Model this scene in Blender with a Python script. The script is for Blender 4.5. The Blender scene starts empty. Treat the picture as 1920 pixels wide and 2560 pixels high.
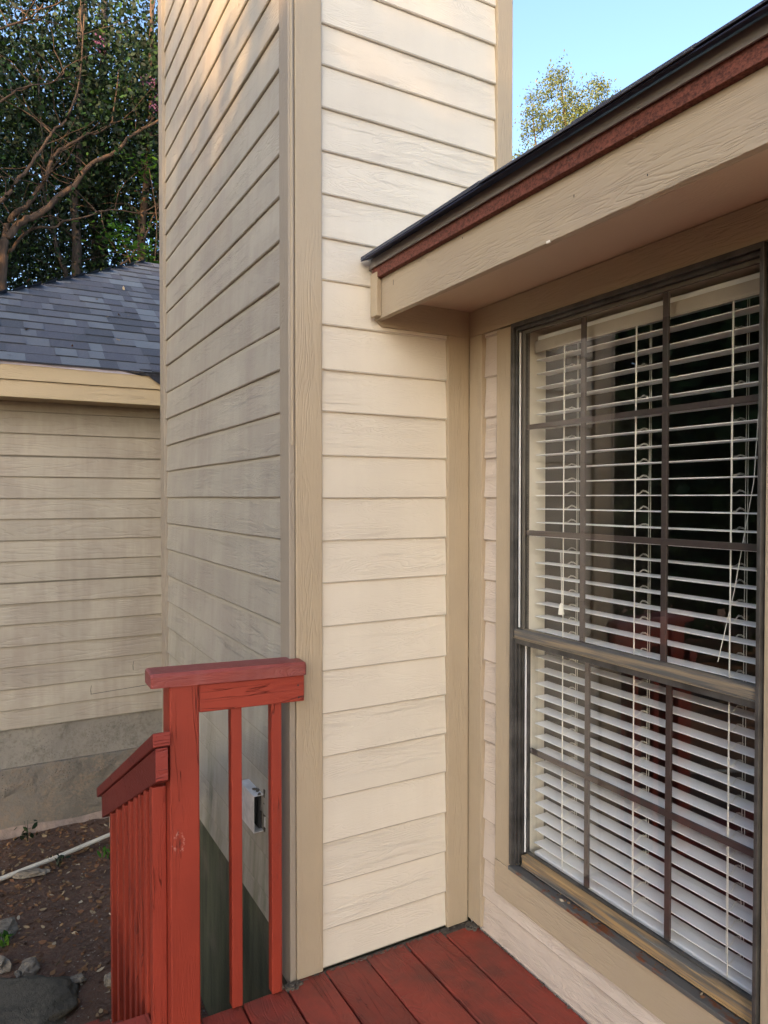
import bpy, math, random
import numpy as np
from mathutils import Vector, Matrix
R = math.radians
sc = bpy.context.scene
rng = random.Random(7)

# ------------------------------------------------------------------ camera
cam_d = bpy.data.cameras.new('camera'); cam = bpy.data.objects.new('camera', cam_d)
sc.collection.objects.link(cam); sc.camera = cam
cam_d.sensor_fit = 'HORIZONTAL'; cam_d.sensor_width = 36; cam_d.lens = 36*1785/1920
cam_d.clip_start = .05; cam_d.clip_end = 400
cam.location = (0, 0, 1.465)
cam.rotation_euler = (R(90-1.19), 0, R(-29.1))

# ------------------------------------------------------------------ sky, sun, exposure
SUN = Vector((-.74, -.64, .235)).normalized()
w = bpy.data.worlds.new("World"); sc.world = w; w.use_nodes = True
nt = w.node_tree; nt.nodes.clear()
sky = nt.nodes.new('ShaderNodeTexSky'); sky.sky_type = 'NISHITA'; sky.sun_disc = False
sky.sun_elevation = math.asin(SUN.z); sky.sun_rotation = math.atan2(SUN.x, SUN.y)
sky.air_density = .75; sky.dust_density = 2.6; sky.ozone_density = 1.7
bg = nt.nodes.new('ShaderNodeBackground'); bg.inputs[1].default_value = .15
ow = nt.nodes.new('ShaderNodeOutputWorld')
nt.links.new(sky.outputs[0], bg.inputs[0]); nt.links.new(bg.outputs[0], ow.inputs[0])
sd = bpy.data.lights.new('sun', 'SUN'); sun = bpy.data.objects.new('sun', sd)
sc.collection.objects.link(sun)
sd.energy = 3.0; sd.angle = R(.6); sd.color = (1, .62, .3)
sun.rotation_euler = SUN.to_track_quat('Z', 'Y').to_euler()
sun.location = (-5, -5, 12)
sc.view_settings.view_transform = 'Standard'; sc.view_settings.look = 'None'
sc.view_settings.gamma = 1; sc.view_settings.exposure = 2.12
sc.cycles.max_bounces = 8; sc.cycles.diffuse_bounces = 5; sc.cycles.transparent_max_bounces = 12
sc.cycles.use_denoising = True

# ------------------------------------------------------------------ materials
class N:
    def __init__(s, name, rough=.6, metal=0, spec=.4):
        s.m = bpy.data.materials.new(name); s.m.use_nodes = True
        s.t = s.m.node_tree; s.p = s.t.nodes['Principled BSDF']
        s.p.inputs['Roughness'].default_value = rough; s.p.inputs['Metallic'].default_value = metal
        s.p.inputs['Specular IOR Level'].default_value = spec
        s.o = s.t.nodes['Material Output']
        g = s.t.nodes.new('ShaderNodeNewGeometry'); s.pos = g.outputs['Position']
        a = s.t.nodes.new('ShaderNodeAttribute'); a.attribute_name = 'rnd'; s.rnd = a.outputs['Fac']
    def link(s, a, b):
        s.t.links.new(a, b)
    def val(s, sock, v):
        if isinstance(v, (int, float)): sock.default_value = v
        elif isinstance(v, tuple): sock.default_value = v if len(v) != 3 or sock.type != 'RGBA' else (*v, 1)
        else: s.link(v, sock)
    def vm(s, op, a, b=None):
        n = s.t.nodes.new('ShaderNodeVectorMath'); n.operation = op
        s.val(n.inputs[0], a)
        if b is not None: s.val(n.inputs[1], b)
        return n.outputs[0]
    def ma(s, op, a, b=None, c=None, clamp=False):
        n = s.t.nodes.new('ShaderNodeMath'); n.operation = op; n.use_clamp = clamp
        s.val(n.inputs[0], a)
        if b is not None: s.val(n.inputs[1], b)
        if c is not None: s.val(n.inputs[2], c)
        return n.outputs[0]
    def noise(s, vec, scale=1, detail=2, rough=.5, dist=0, color=False):
        n = s.t.nodes.new('ShaderNodeTexNoise')
        s.link(vec, n.inputs['Vector']); n.inputs['Scale'].default_value = scale
        n.inputs['Detail'].default_value = detail; n.inputs['Roughness'].default_value = rough
        n.inputs['Distortion'].default_value = dist
        return n.outputs['Color' if color else 'Fac']
    def vor(s, vec, scale, feature='F1'):
        n = s.t.nodes.new('ShaderNodeTexVoronoi'); n.feature = feature
        s.link(vec, n.inputs['Vector']); n.inputs['Scale'].default_value = scale
        return n
    def rng(s, v, a, b, c=0, d=1):
        n = s.t.nodes.new('ShaderNodeMapRange'); s.val(n.inputs[0], v)
        for i, x in enumerate((a, b, c, d)): n.inputs[i+1].default_value = x
        return n.outputs[0]
    def mix(s, f, a, b, mode='MIX'):
        n = s.t.nodes.new('ShaderNodeMix'); n.data_type = 'RGBA'; n.blend_type = mode
        s.val(n.inputs[0], f); s.val(n.inputs[6], a); s.val(n.inputs[7], b)
        return n.outputs[2]
    def scl(s, x, y, z, off=None):
        v = s.vm('MULTIPLY', s.pos, (x, y, z))
        if off: 
            c = s.t.nodes.new('ShaderNodeCombineXYZ')
            for i in range(3): s.link(s.ma('MULTIPLY', s.rnd, off*(1+i*.7)), c.inputs[i])
            v = s.vm('ADD', v, c.outputs[0])
        return v
    def bump(s, h, dist=.002, strength=1.0, prev=None):
        n = s.t.nodes.new('ShaderNodeBump'); n.inputs['Distance'].default_value = dist
        n.inputs['Strength'].default_value = strength; s.link(h, n.inputs['Height'])
        if prev: s.link(prev, n.inputs['Normal'])
        return n.outputs[0]
    def fin(s, col=None, nrm=None, rough=None):
        if col is not None: s.val(s.p.inputs['Base Color'], col)
        if nrm is not None: s.link(nrm, s.p.inputs['Normal'])
        if rough is not None: s.val(s.p.inputs['Roughness'], rough)
        return s.m

def axv(axis, along, across):
    return tuple(along if a == axis else across for a in 'XYZ')

def wood(name, col, axis, emboss=1.0, lines=120, rough=.6, var=.12, dirt=None, dirt_amt=.0, across=25, along=3.6, spot=None,
         fibre=.5, speck=0.0, speck_col=(.7, .6, .55), grime=None, crack=0):
    n = N(name, rough)
    v = n.scl(*axv(axis, along, across), off=23.7)
    base = n.noise(v, 1, 2, .45, .5)
    wig = n.noise(n.scl(*axv(axis, 14, 60), off=5), 1, 2)
    ph = n.ma('MULTIPLY_ADD', base, lines, n.ma('MULTIPLY', wig, 5.5))
    sn = n.ma('SINE', ph)
    ridge = n.ma('POWER', n.rng(sn, -1, 1, 0, 1), 3.5)
    mask = n.rng(n.noise(n.scl(*axv(axis, 2.2, 13), off=9), 1, 2), .36, .62, .12, 1)
    h = n.ma('MULTIPLY', ridge, mask)
    fb = n.noise(n.scl(*axv(axis, 10, 170), off=3), 1, 3, .6)
    hh = n.ma('ADD', n.ma('MULTIPLY', h, -1.0), n.ma('MULTIPLY', fb, fibre))
    und = n.noise(n.scl(*axv(axis, 3, 9)), 1, 2)
    hh = n.ma('ADD', hh, n.ma('MULTIPLY', und, 1.2))
    hh = n.ma('MULTIPLY', hh, n.rng(n.rnd, 1.0, 1.01, 1, .25))
    nr = n.bump(hh, .00125*emboss, .85)
    if crack:
        cv = n.noise(n.scl(*axv(axis, 2.5, 45), off=11), 1, 2, .5, .8)
        ck = n.rng(n.ma('ABSOLUTE', n.ma('SUBTRACT', cv, .5)), 0, .012*crack, 1, 0)
        ckm = n.ma('MULTIPLY', ck, n.rng(n.noise(n.scl(*axv(axis, 2, 12), off=2), 1, 1), .5, .6, 0, 1))
        nr = n.bump(n.ma('MULTIPLY', ckm, -1), .004, .9, nr)
    # paint tone: slow blotches and slight differences from board to board
    t = n.noise(n.scl(2.3, 2.3, 2.3, off=4), 1, 4, .6)
    f = n.ma('ADD', n.rng(t, .25, .75, 1-var, 1+var), n.ma('MULTIPLY', n.ma('SUBTRACT', n.ma('FRACT', n.rnd), .5), var*.7))
    fine = n.noise(n.pos, 900, 2); f = n.ma('MULTIPLY', f, n.rng(fine, .3, .7, .97, 1.03))
    c = n.vm('SCALE', (*col,)); c.node.inputs['Scale'].default_value = 1
    n.link(f, c.node.inputs['Scale'])
    c = c
    if dirt:
        st = n.noise(n.scl(17, 17, .9), 1, 3, .6)
        bl = n.noise(n.scl(3.1, 3.1, 2.2), 1, 4, .65)
        m = n.ma('MULTIPLY', n.rng(n.ma('ADD', n.ma('MULTIPLY', st, .33), n.ma('MULTIPLY', bl, .67)), .42, .62, 0, 1), n.rng(n.rnd, 1.0, 1.01, dirt_amt, dirt_amt*.15))
        c = n.mix(m, c, dirt)
    if grime:     # algae low down on the wall
        gcol, z0, z1, amt = grime
        sep = n.t.nodes.new('ShaderNodeSeparateXYZ'); n.link(n.pos, sep.inputs[0])
        hz = n.rng(sep.outputs[2], z0, z1, 1, 0)
        gm = n.ma('MULTIPLY', n.ma('MULTIPLY', hz, n.rng(n.noise(n.scl(9, 9, 1.6), 1, 5, .7), .46, .66, 0, 1)), amt)
        c = n.mix(gm, c, gcol)
    c = n.mix(n.rng(n.rnd, 2.0, 2.01, 0, .62), c, tuple(x*.30 for x in col))  # lap line painted dark on the lip; the gap under it stays hidden
    if crack: c = n.mix(n.ma('MULTIPLY', ckm, .75), c, tuple(x*.25 for x in col))
    if speck:
        sp = n.noise(n.scl(30, 30, 30), 1, 5, .75)
        c = n.mix(n.rng(sp, .74-speck*.06, .78, 0, .8), c, speck_col)
    if spot:      # an old knot with lifted, flaking paint round it
        (sx, sy, sz), sr = spot
        v0 = n.vm('MULTIPLY', n.vm('SUBTRACT', n.pos, (sx, sy, sz)), (1/sr, 1/sr, .55/sr))
        ln = n.t.nodes.new('ShaderNodeVectorMath'); ln.operation = 'LENGTH'; n.link(v0, ln.inputs[0])
        nz = n.noise(n.scl(120, 120, 70), 1, 4, .7)
        dd = n.ma('ADD', ln.outputs['Value'], n.ma('MULTIPLY', n.ma('SUBTRACT', nz, .5), 1.6))
        ring = n.ma('MULTIPLY', n.rng(dd, .55, .8, 0, 1), n.rng(dd, .95, 1.15, 1, 0))
        c = n.mix(n.ma('MULTIPLY', n.ma('MULTIPLY', ring, n.rng(n.noise(n.scl(75, 75, 55), 1, 3, .7), .47, .6, 0, 1)), .7), c, (.5, .30, .25))
        c = n.mix(n.rng(dd, .1, .45, .6, 0), c, (.08, .02, .014))
    return n.fin(c, nr)

M = {}
CREAM = (.615, .565, .465); TAN = (.375, .305, .208)
M['siding_front'] = wood('siding_front', CREAM, 'X', .72, var=.06, dirt=(.45, .39, .32), dirt_amt=.15)
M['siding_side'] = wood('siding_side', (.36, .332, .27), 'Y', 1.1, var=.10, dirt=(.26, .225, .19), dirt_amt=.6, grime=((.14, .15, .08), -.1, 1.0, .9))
M['siding_window_wall'] = wood('siding_window_wall', (.53, .46, .385), 'Y', 1.1, var=.08, dirt=(.36, .30, .25), dirt_amt=.3)
M['trim_v'] = wood('trim_upright', TAN, 'Z', .75, lines=60, across=30, along=3.0, fibre=.8, var=.06, dirt=(.30, .26, .21), dirt_amt=.18)
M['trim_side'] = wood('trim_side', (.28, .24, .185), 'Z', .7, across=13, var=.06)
M['trim_y'] = wood('trim_lengthwise', TAN, 'Y', 1.0, lines=45, across=48, along=5.0, fibre=.9, var=.06, dirt=(.33, .27, .22), dirt_amt=.25)
M['trim_x'] = wood('trim_crosswise', TAN, 'X', .9, lines=50, across=34, var=.05)
M['soffit'] = wood('soffit', (.50, .39, .28), 'Y', .25, var=.05)
M['garage_siding'] = wood('garage_siding', (.36, .32, .25), 'X', 1.6, across=8, along=1.0, lines=70, var=.12, dirt=(.25, .205, .165), dirt_amt=.6)
M['garage_trim'] = wood('garage_trim', (.44, .345, .21), 'X', .8, var=.04)
REDC = (.275, .036, .018)
M['red_v'] = wood('red_upright', REDC, 'Z', .5, rough=.5, var=.12, dirt=(.16, .022, .014), dirt_amt=.3, speck=.6, speck_col=(.55, .30, .24), crack=1, spot=((.447, 1.945, .527), .015))
M['red_x'] = wood('red_crosswise', REDC, 'X', .6, rough=.5, var=.12, dirt=(.20, .03, .02), dirt_amt=.3, speck=.6, speck_col=(.55, .30, .24), crack=1)
M['red_y'] = wood('red_lengthwise', (.13, .018, .013), 'Y', 1.0, rough=.55, var=.12, speck=.4, speck_col=(.45, .25, .2), crack=1)  # darker than the other reds: the handrail's dim side is in the colour
M['red_end'] = wood('red_end_grain', (.24, .035, .024), 'X', 1.6, rough=.6, across=30, along=20, lines=30, var=.25, crack=2)
M['red_worn'] = wood('red_worn_top', (.24, .050, .040), 'X', 1.0, rough=.45, var=.25, dirt=(.30, .12, .11), dirt_amt=.6, speck=1.1, speck_col=(.5, .38, .36))
M['deck'] = wood('deck_stain', (.25, .040, .024), 'Y', 1.0, rough=.55, var=.3, dirt=(.10, .036, .026), dirt_amt=.65, speck=.8, speck_col=(.4, .25, .2), across=13, crack=1)

def simple(name, col, rough=.5, metal=0, var=.1, bump=.0, scale=6, bscale=90, spec=.4):
    n = N(name, rough, metal, spec)
    t = n.noise(n.pos, scale, 4, .6)
    c = n.mix(n.rng(t, .3, .7), tuple(x*(1-var) for x in col), tuple(min(1, x*(1+var)) for x in col))
    nr = n.bump(n.noise(n.pos, bscale, 4, .6), bump, 1) if bump else None
    return n.fin(c, nr)
M['frame'] = simple('dark_bronze_aluminium', (.078, .076, .072), .38, .4, .45, scale=14)
M['frame_worn'] = None
M['sash'] = simple('olive_sash', (.115, .105, .085), .4, .2, .2)
M['muntin'] = simple('brown_muntin', (.075, .058, .054), .4, .2, .12)
M['strip'] = simple('bright_track', (.72, .72, .70), .4, .1)
M['white'] = simple('painted_jamb', (.76, .72, .62), .5)
M['slat'] = simple('blind_slat', (.93, .93, .91), .4, 0, .02)
M['valance'] = simple('shaded_valance', (.45, .41, .34), .5)  # darker than the slats: the eave's shade is put into the colour
M['cord'] = simple('blind_cord', (.8, .78, .7), .8)
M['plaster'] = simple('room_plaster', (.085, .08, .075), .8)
M['drip'] = simple('drip_edge_metal', (.25, .225, .205), .42, .1, .05)
M['flash'] = simple('flashing_metal', (.62, .68, .75), .3, .4, .06)
M['drip_white'] = simple('white_drip_edge', (.62, .6, .68), .35, .1, .12)
M['asphalt'] = simple('asphalt_edge', (.022, .024, .032), .9, 0, .5, .001, 40, 700)
M['navy'] = simple('felt_underside', (.022, .028, .060), .5, 0, .25, .0005, 30, 400)
M['vent'] = simple('vent_metal', (.58, .56, .52), .5, .1, .2, scale=25)
M['dark'] = simple('vent_inside', (.03, .03, .03), .8)
M['pvc'] = simple('pvc', (.62, .56, .44), .4, 0, .1)
M['debris'] = simple('debris', (.10, .085, .065), .9, 0, .5, .002, 60, 300)

# weathered rail metal: bare tan patches through grey-blue coating
n = N('weathered_aluminium', .5, .15)
a = n.noise(n.scl(30, 1.6, 45), 1, 5, .65)
b_ = n.noise(n.scl(20, 9, 60), 1, 4, .7)
sep = n.t.nodes.new('ShaderNodeSeparateXYZ'); n.link(n.pos, sep.inputs[0])
c = n.mix(n.rng(b_, .35, .65), (.075, .08, .085), (.13, .12, .105))
c = n.mix(n.rng(a, .37, .50), c, (.40, .265, .125))
c = n.mix(n.rng(n.noise(n.scl(8, 3, 120), 1, 3), .57, .63), c, (.16, .15, .13))
M['frame_worn'] = n.fin(c, n.bump(n.noise(n.scl(60, 6, 200), 1, 3), .0004))
n = N('weathered_meeting_rail', .5, .2)
a = n.noise(n.scl(30, 2.2, 80), 1, 5, .65)
c = n.mix(n.rng(a, .44, .58), (.11, .11, .105), (.27, .215, .14))
M['meeting'] = n.fin(c)
# sill frame with rust stains
n = N('stained_sill', .5, .25)
a = n.noise(n.scl(20, 9, 20), 1, 5, .7)
c = n.mix(n.rng(a, .54, .62), (.11, .11, .105), (.16, .055, .022))
M['sill'] = n.fin(c)

# red-brown raw board
n = N('raw_red_board', .85)
a = n.noise(n.scl(160, 110, 160), 1, 4, .75)
c = n.mix(n.rng(a, .36, .64), (.060, .022, .016), (.22, .075, .052))
ed = n.noise(n.scl(30, 9, 60), 1, 4, .7)
c = n.mix(n.rng(ed, .69, .71), c, (.48, .40, .31))
M['raw'] = n.fin(c, n.bump(n.noise(n.pos, 420, 4, .7), .0016))

# glass
n = N('window_glass', .0)
for nd in list(n.t.nodes):
    if nd != n.o: n.t.nodes.remove(nd)
gl = n.t.nodes.new('ShaderNodeBsdfGlossy'); gl.inputs['Roughness'].default_value = .0
tr = n.t.nodes.new('ShaderNodeBsdfTransparent'); tr.inputs[0].default_value = (.96, .97, .96, 1)
gn = n.t.nodes.new('ShaderNodeNewGeometry')
dt = n.t.nodes.new('ShaderNodeVectorMath'); dt.operation = 'DOT_PRODUCT'
n.link(gn.outputs['Normal'], dt.inputs[0]); n.link(gn.outputs['Incoming'], dt.inputs[1])
cs_ = n.ma('SUBTRACT', 1, n.ma('ABSOLUTE', dt.outputs['Value']))
fz = n.ma('MULTIPLY_ADD', n.ma('POWER', cs_, 5), .8, .15)
mx = n.t.nodes.new('ShaderNodeMixShader')
n.link(fz, mx.inputs[0]); n.link(tr.outputs[0], mx.inputs[1]); n.link(gl.outputs[0], mx.inputs[2]); n.link(mx.outputs[0], n.o.inputs[0])
M['glass'] = n.m

# shingles
def shingle_mat(name):
    n = N(name, .9)
    r = n.t.nodes.new('ShaderNodeValToRGB'); n.link(n.rnd, r.inputs[0])
    e = r.color_ramp.elements
    e[0].position = 0; e[0].color = (.044, .051, .066, 1); e[1].position = 1; e[1].color = (.125, .145, .168, 1)
    for p_, c_ in ((.3, (.060, .064, .084, 1)), (.55, (.085, .092, .112, 1)), (.8, (.105, .118, .138, 1))):
        q = e.new(p_); q.color = c_
    gr = n.noise(n.pos, 260, 3, .8)
    c = n.mix(n.rng(gr, .35, .7), n.vm('SCALE', r.outputs[0]), (.22, .24, .26)); 
    sc_ = [x for x in n.t.nodes if x.type == 'VECT_MATH' and x.operation == 'SCALE'][-1]; sc_.inputs['Scale'].default_value = .92
    mm = [x for x in n.t.nodes if x.type == 'MIX'][-1]
    n.link(n.rng(gr, .52, .72, 0, .55), mm.inputs[0])
    return n.fin(c, n.bump(gr, .0015))
M['shingle'] = shingle_mat('asphalt_shingle')

# concrete
def concrete(name, c1, c2, c3, grit=1):
    n = N(name, .85)
    a = n.noise(n.pos, 2.6, 5, .65); b = n.noise(n.pos, 45, 5, .7)
    c = n.mix(n.rng(a, .3, .7), c1, c2)
    c = n.mix(n.rng(n.ma('ADD', n.ma('MULTIPLY', b, .5), n.ma('MULTIPLY', n.noise(n.pos, 7, 5, .7), .5)), .48, .64), c, c3)
    vo = n.vor(n.pos, 75); pit = n.rng(vo.outputs['Distance'], .05, .3, 0, 1)
    pm = n.rng(n.noise(n.pos, 5, 3), .5, .62)
    h = n.ma('ADD', n.ma('MULTIPLY', pit, pm), b)
    c = n.mix(n.ma('MULTIPLY', n.ma('SUBTRACT', 1, pit), n.ma('MULTIPLY', pm, .5)), c, tuple(x*.5 for x in c1))
    return n.fin(c, n.bump(h, .006*grit, .9))
M['concrete'] = concrete('foundation_concrete', (.20, .18, .15), (.25, .23, .19), (.14, .125, .10), 1)
M['concrete_low'] = concrete('lower_footing_concrete', (.125, .112, .09), (.19, .17, .14), (.23, .175, .125), 1.8)
M['rock'] = concrete('grey_rock', (.17, .142, .105), (.29, .25, .19), (.085, .070, .05), 1.6)
M['slab_rock'] = concrete('dark_slab_rock', (.075, .068, .050), (.115, .098, .072), (.05, .046, .032), 1.3)
n = N('mossy_skirt', .8)
a = n.noise(n.scl(14, 14, 1.6), 1, 5, .65)
c = n.mix(n.rng(a, .35, .68), (.030, .034, .021), (.085, .090, .055))
c = n.mix(n.rng(n.noise(n.pos, 4, 4), .5, .7), c, (.11, .095, .07))
M['moss'] = n.fin(c, n.bump(n.noise(n.pos, 60, 4), .002))
# soil
n = N('soil', .95)
a = n.noise(n.pos, 5, 5, .7); b = n.noise(n.pos, 60, 5, .75)
c = n.mix(n.rng(a, .35, .65), (.085, .044, .028), (.165, .088, .054))
c = n.mix(n.rng(b, .42, .7), c, (.15, .105, .075))
vo = n.vor(n.pos, 55)
c = n.mix(n.ma('MULTIPLY', n.rng(vo.outputs['Distance'], .0, .25, 1, 0), n.rng(n.noise(n.pos, 30, 2), .55, .7)), c, (.22, .19, .16))
M['soil'] = n.fin(c, n.bump(n.ma('ADD', b, n.noise(n.pos, 14, 3)), .022, 1))

def leafm(name, ramp, trans=.35, rough=.65):
    n = N(name, rough)
    r = n.t.nodes.new('ShaderNodeValToRGB'); n.link(n.rnd, r.inputs[0])
    e = r.color_ramp.elements
    e[0].position = ramp[0][0]; e[0].color = (*ramp[0][1], 1); e[1].position = ramp[-1][0]; e[1].color = (*ramp[-1][1], 1)
    for p_, c_ in ramp[1:-1]:
        q = e.new(p_); q.color = (*c_, 1)
    n.link(r.outputs[0], n.p.inputs['Base Color'])
    if trans:
        t = n.t.nodes.new('ShaderNodeBsdfTranslucent'); n.link(r.outputs[0], t.inputs[0])
        m = n.t.nodes.new('ShaderNodeMixShader'); m.inputs[0].default_value = trans
        n.link(n.p.outputs[0], m.inputs[1]); n.link(t.outputs[0], m.inputs[2]); n.link(m.outputs[0], n.o.inputs[0])
    return n.m
M['leaf'] = leafm('green_leaf', [(0, (.006, .013, .005)), (.5, (.010, .026, .007)), (.85, (.018, .050, .010)), (1, (.05, .12, .018))], .22)
M['leaf_bright'] = leafm('bright_leaf', [(0, (.03, .09, .012)), (.6, (.07, .19, .02)), (1, (.16, .30, .03))], .45)
M['leaf_yard'] = leafm('yard_leaf', [(0, (.014, .035, .010)), (.5, (.03, .075, .016)), (1, (.07, .14, .03))], .3)
M['leaf_gold'] = leafm('sunlit_leaf', [(0, (.05, .07, .025)), (.4, (.085, .12, .035)), (.8, (.14, .16, .05)), (1, (.22, .19, .07))], .3)
M['litter'] = leafm('leaf_litter', [(0, (.06, .026, .013)), (.4, (.15, .066, .028)), (.75, (.20, .11, .045)), (.93, (.30, .22, .12)), (1, (.45, .38, .27))], 0, .8)
M['blossom'] = simple('pink_blossom', (.16, .06, .13), .7)
def bark(name, c1, c2):
    n = N(name, .85)
    a = n.noise(n.scl(9, 9, 2.2), 1, 5, .65)
    return n.fin(n.mix(n.rng(a, .35, .65), c1, c2), n.bump(n.noise(n.scl(40, 40, 9), 1, 4), .01))
M['bark'] = bark('smooth_bark', (.042, .028, .019), (.13, .078, .045))
M['bark_grey'] = bark('grey_bark', (.035, .028, .023), (.08, .062, .048))

# ------------------------------------------------------------------ builders
C = sc.collection
def tag(o, label=None, cat=None, group=None, kind=None):
    if label: o['label'] = label
    if cat: o['category'] = cat
    if group: o['group'] = group
    if kind: o['kind'] = kind
    return o
def empty(name, loc):
    o = bpy.data.objects.new(name, None); C.objects.link(o); o.location = loc
    o.empty_display_size = .1
    return o
def world_loc(o):
    v = Vector(o.location)
    while o.parent: o = o.parent; v += Vector(o.location)
    return v
class MB:
    def __init__(s): s.v = []; s.f = []; s.r = []; s.mi = []; s.mats = []
    def poly(s, pts, rnd=None, mi=0):
        i = len(s.v); s.v += [tuple(p) for p in pts]; s.f.append(tuple(range(i, i+len(pts))))
        s.r.append(rng.random() if rnd is None else rnd); s.mi.append(mi)
    def box(s, x0, x1, y0, y1, z0, z1, rnd=None, tilt=None, mi=0):
        r = rng.random() if rnd is None else rnd
        i = len(s.v)
        for z in (z0, z1):
            for y in (y0, y1):
                for x in (x0, x1):
                    zz = z + (tilt(x, y) if tilt else 0)
                    s.v.append((x, y, zz))
        for q in ((0, 2, 3, 1), (4, 5, 7, 6), (0, 1, 5, 4), (2, 6, 7, 3), (0, 4, 6, 2), (1, 3, 7, 5)):
            s.f.append(tuple(i+k for k in q)); s.r.append(r); s.mi.append(mi)
    def tube(s, path, radii, seg=8, cap=True):
        path = [Vector(p) for p in path]; rings = []; r = rng.random()
        up = Vector((0, 0, 1))
        for k, p in enumerate(path):
            d = (path[min(k+1, len(path)-1)] - path[max(k-1, 0)]).normalized()
            a = d.cross(up if abs(d.z) < .9 else Vector((1, 0, 0))).normalized(); b = d.cross(a)
            i = len(s.v); rings.append(i)
            for j in range(seg):
                t = 2*math.pi*j/seg
                s.v.append(tuple(p + (a*math.cos(t)+b*math.sin(t))*radii[k]))
        for k in range(len(path)-1):
            for j in range(seg):
                j2 = (j+1) % seg
                s.f.append((rings[k]+j, rings[k]+j2, rings[k+1]+j2, rings[k+1]+j)); s.r.append(r); s.mi.append(0)
        if cap:
            for q in (rings[0], rings[-1]):
                s.f.append(tuple(q+j for j in range(seg))); s.r.append(r); s.mi.append(0)
    def build(s, name, mat, parent=None, bevel=0, smooth=False, base=None):
        v = np.array(s.v, dtype=float)
        if base is None:
            c = (v.min(0)+v.max(0))/2; c[2] = v[:, 2].min()
        else: c = np.array(base)
        me = bpy.data.meshes.new(name)
        me.from_pydata([tuple(x) for x in (v-c)], [], s.f)
        at = me.attributes.new('rnd', 'FLOAT', 'FACE'); at.data.foreach_set('value', s.r)
        for m in (mat if isinstance(mat, (list, tuple)) else [mat]): me.materials.append(m)
        if isinstance(mat, (list, tuple)): me.polygons.foreach_set('material_index', s.mi)
        if smooth: me.polygons.foreach_set('use_smooth', [True]*len(s.f))
        o = bpy.data.objects.new(name, me); C.objects.link(o)
        loc = Vector(c)
        if parent:
            o.parent = parent; loc = loc - world_loc(parent)
        o.location = loc
        if bevel:
            b = o.modifiers.new('bevel', 'BEVEL'); b.width = bevel; b.segments = 2; b.limit_method = 'ANGLE'
        return o
def box(name, mat, parent, b, bevel=.0015, **k):
    m = MB(); m.box(*b, **k); return m.build(name, mat, parent, bevel)
def tri_grid(nx, ny): pass

def laps(mb, zs, ztop, a0, a1, P, lap=.0095, seg=.12, clean=0):
    """lapped boards: P(a, out, z) -> xyz"""
    for k, z in enumerate(zs):
        zt = (zs[k+1] if k+1 < len(zs) else ztop) + .003
        n = max(2, int(abs(a1-a0)/seg)); r = rng.random()
        ph = rng.random()*9; am = rng.uniform(.0004, .0011); lp = lap*rng.uniform(.85, 1.12)
        tilt = rng.uniform(-.0012, .0012)
        row = []
        for i in range(n+1):
            t = i/n; a = a0+(a1-a0)*t
            dz = am*math.sin(ph+a*5.1)+tilt*(t-.5)
            do = .0006*math.sin(ph*2+a*3.7)
            row.append((a, lp+do, z+dz, zt))
        for i in range(n):
            p, q = row[i], row[i+1]
            e = .0026
            g_ = .0019
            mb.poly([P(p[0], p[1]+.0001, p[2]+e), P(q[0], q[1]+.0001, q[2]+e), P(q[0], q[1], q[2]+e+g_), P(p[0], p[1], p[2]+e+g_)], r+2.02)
            if clean:
                zc = zt-clean*(1+.12*math.sin(ph+p[0]*8)); zd = zt-clean*(1+.12*math.sin(ph+q[0]*8)); k_ = clean/(zt-z)
                oc = .0014+(lp-.0014)*k_
                mb.poly([P(p[0], p[1], p[2]+e+g_), P(q[0], q[1], q[2]+e+g_), P(q[0], oc, zd), P(p[0], oc, zc)], r)
                mb.poly([P(p[0], oc, zc), P(q[0], oc, zd), P(q[0], .0014, zt), P(p[0], .0014, zt)], r+1.02)
            else:
                mb.poly([P(p[0], p[1], p[2]+e+g_), P(q[0], q[1], q[2]+e+g_), P(q[0], .0014, zt), P(p[0], .0014, zt)], r)
            mb.poly([P(p[0], p[1]-e, p[2]), P(q[0], q[1]-e, q[2]), P(q[0], q[1], q[2]+e), P(p[0], p[1], p[2]+e)], r)
            mb.poly([P(p[0], 0, p[2]), P(q[0], 0, q[2]), P(q[0], q[1]-e, q[2]), P(p[0], p[1]-e, p[2])], r)

# ------------------------------------------------------------------ ground
GZ = -.745
xs = sorted(set([-120, -60, -30, -15, -8] + [round(-4+i*.07, 3) for i in range(0, 115)] + [5, 7, 9, 14, 25, 50, 120]))
ys = sorted(set([-120, -60, -30, -15, -8, -4, -1, 1] + [round(2+i*.06, 3) for i in range(0, 58)] + [5.8, 6.6, 8, 10, 13, 18, 30, 60, 120]))
from mathutils import noise as mn
def gh(x, y):
    if not (-4 < x < 4 and 2 < y < 5.5): return GZ-.02
    h = mn.fractal(Vector((x*1.3, y*1.3, 0)), 1, 2, 4)*.035 + mn.noise(Vector((x*7, y*7, 3)))*.010
    # soil banks up slightly towards the garage footing
    h += mn.noise(Vector((x*19, y*19, 7)))*.010
    return GZ + h*.8 - .02
mb = MB(); nx, ny = len(xs), len(ys)
mb.v = [(x, y, gh(x, y)) for y in ys for x in xs]
for j in range(ny-1):
    for i in range(nx-1):
        k = j*nx+i; mb.f.append((k, k+1, k+nx+1, k+nx)); mb.r.append(0.5); mb.mi.append(0)
g = mb.build('ground', M['soil'], None, smooth=True, base=(0, 0, 0)); tag(g, kind='structure')

# ------------------------------------------------------------------ house
Yf, X0, Xl, XT, XW = 2.006, .784, .804, 1.436, 1.456
house = tag(empty('house', (1.3, 2.0, 0)), 'beige house corner with tall sided chimney, deep eave and large gridded window', 'house')
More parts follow.
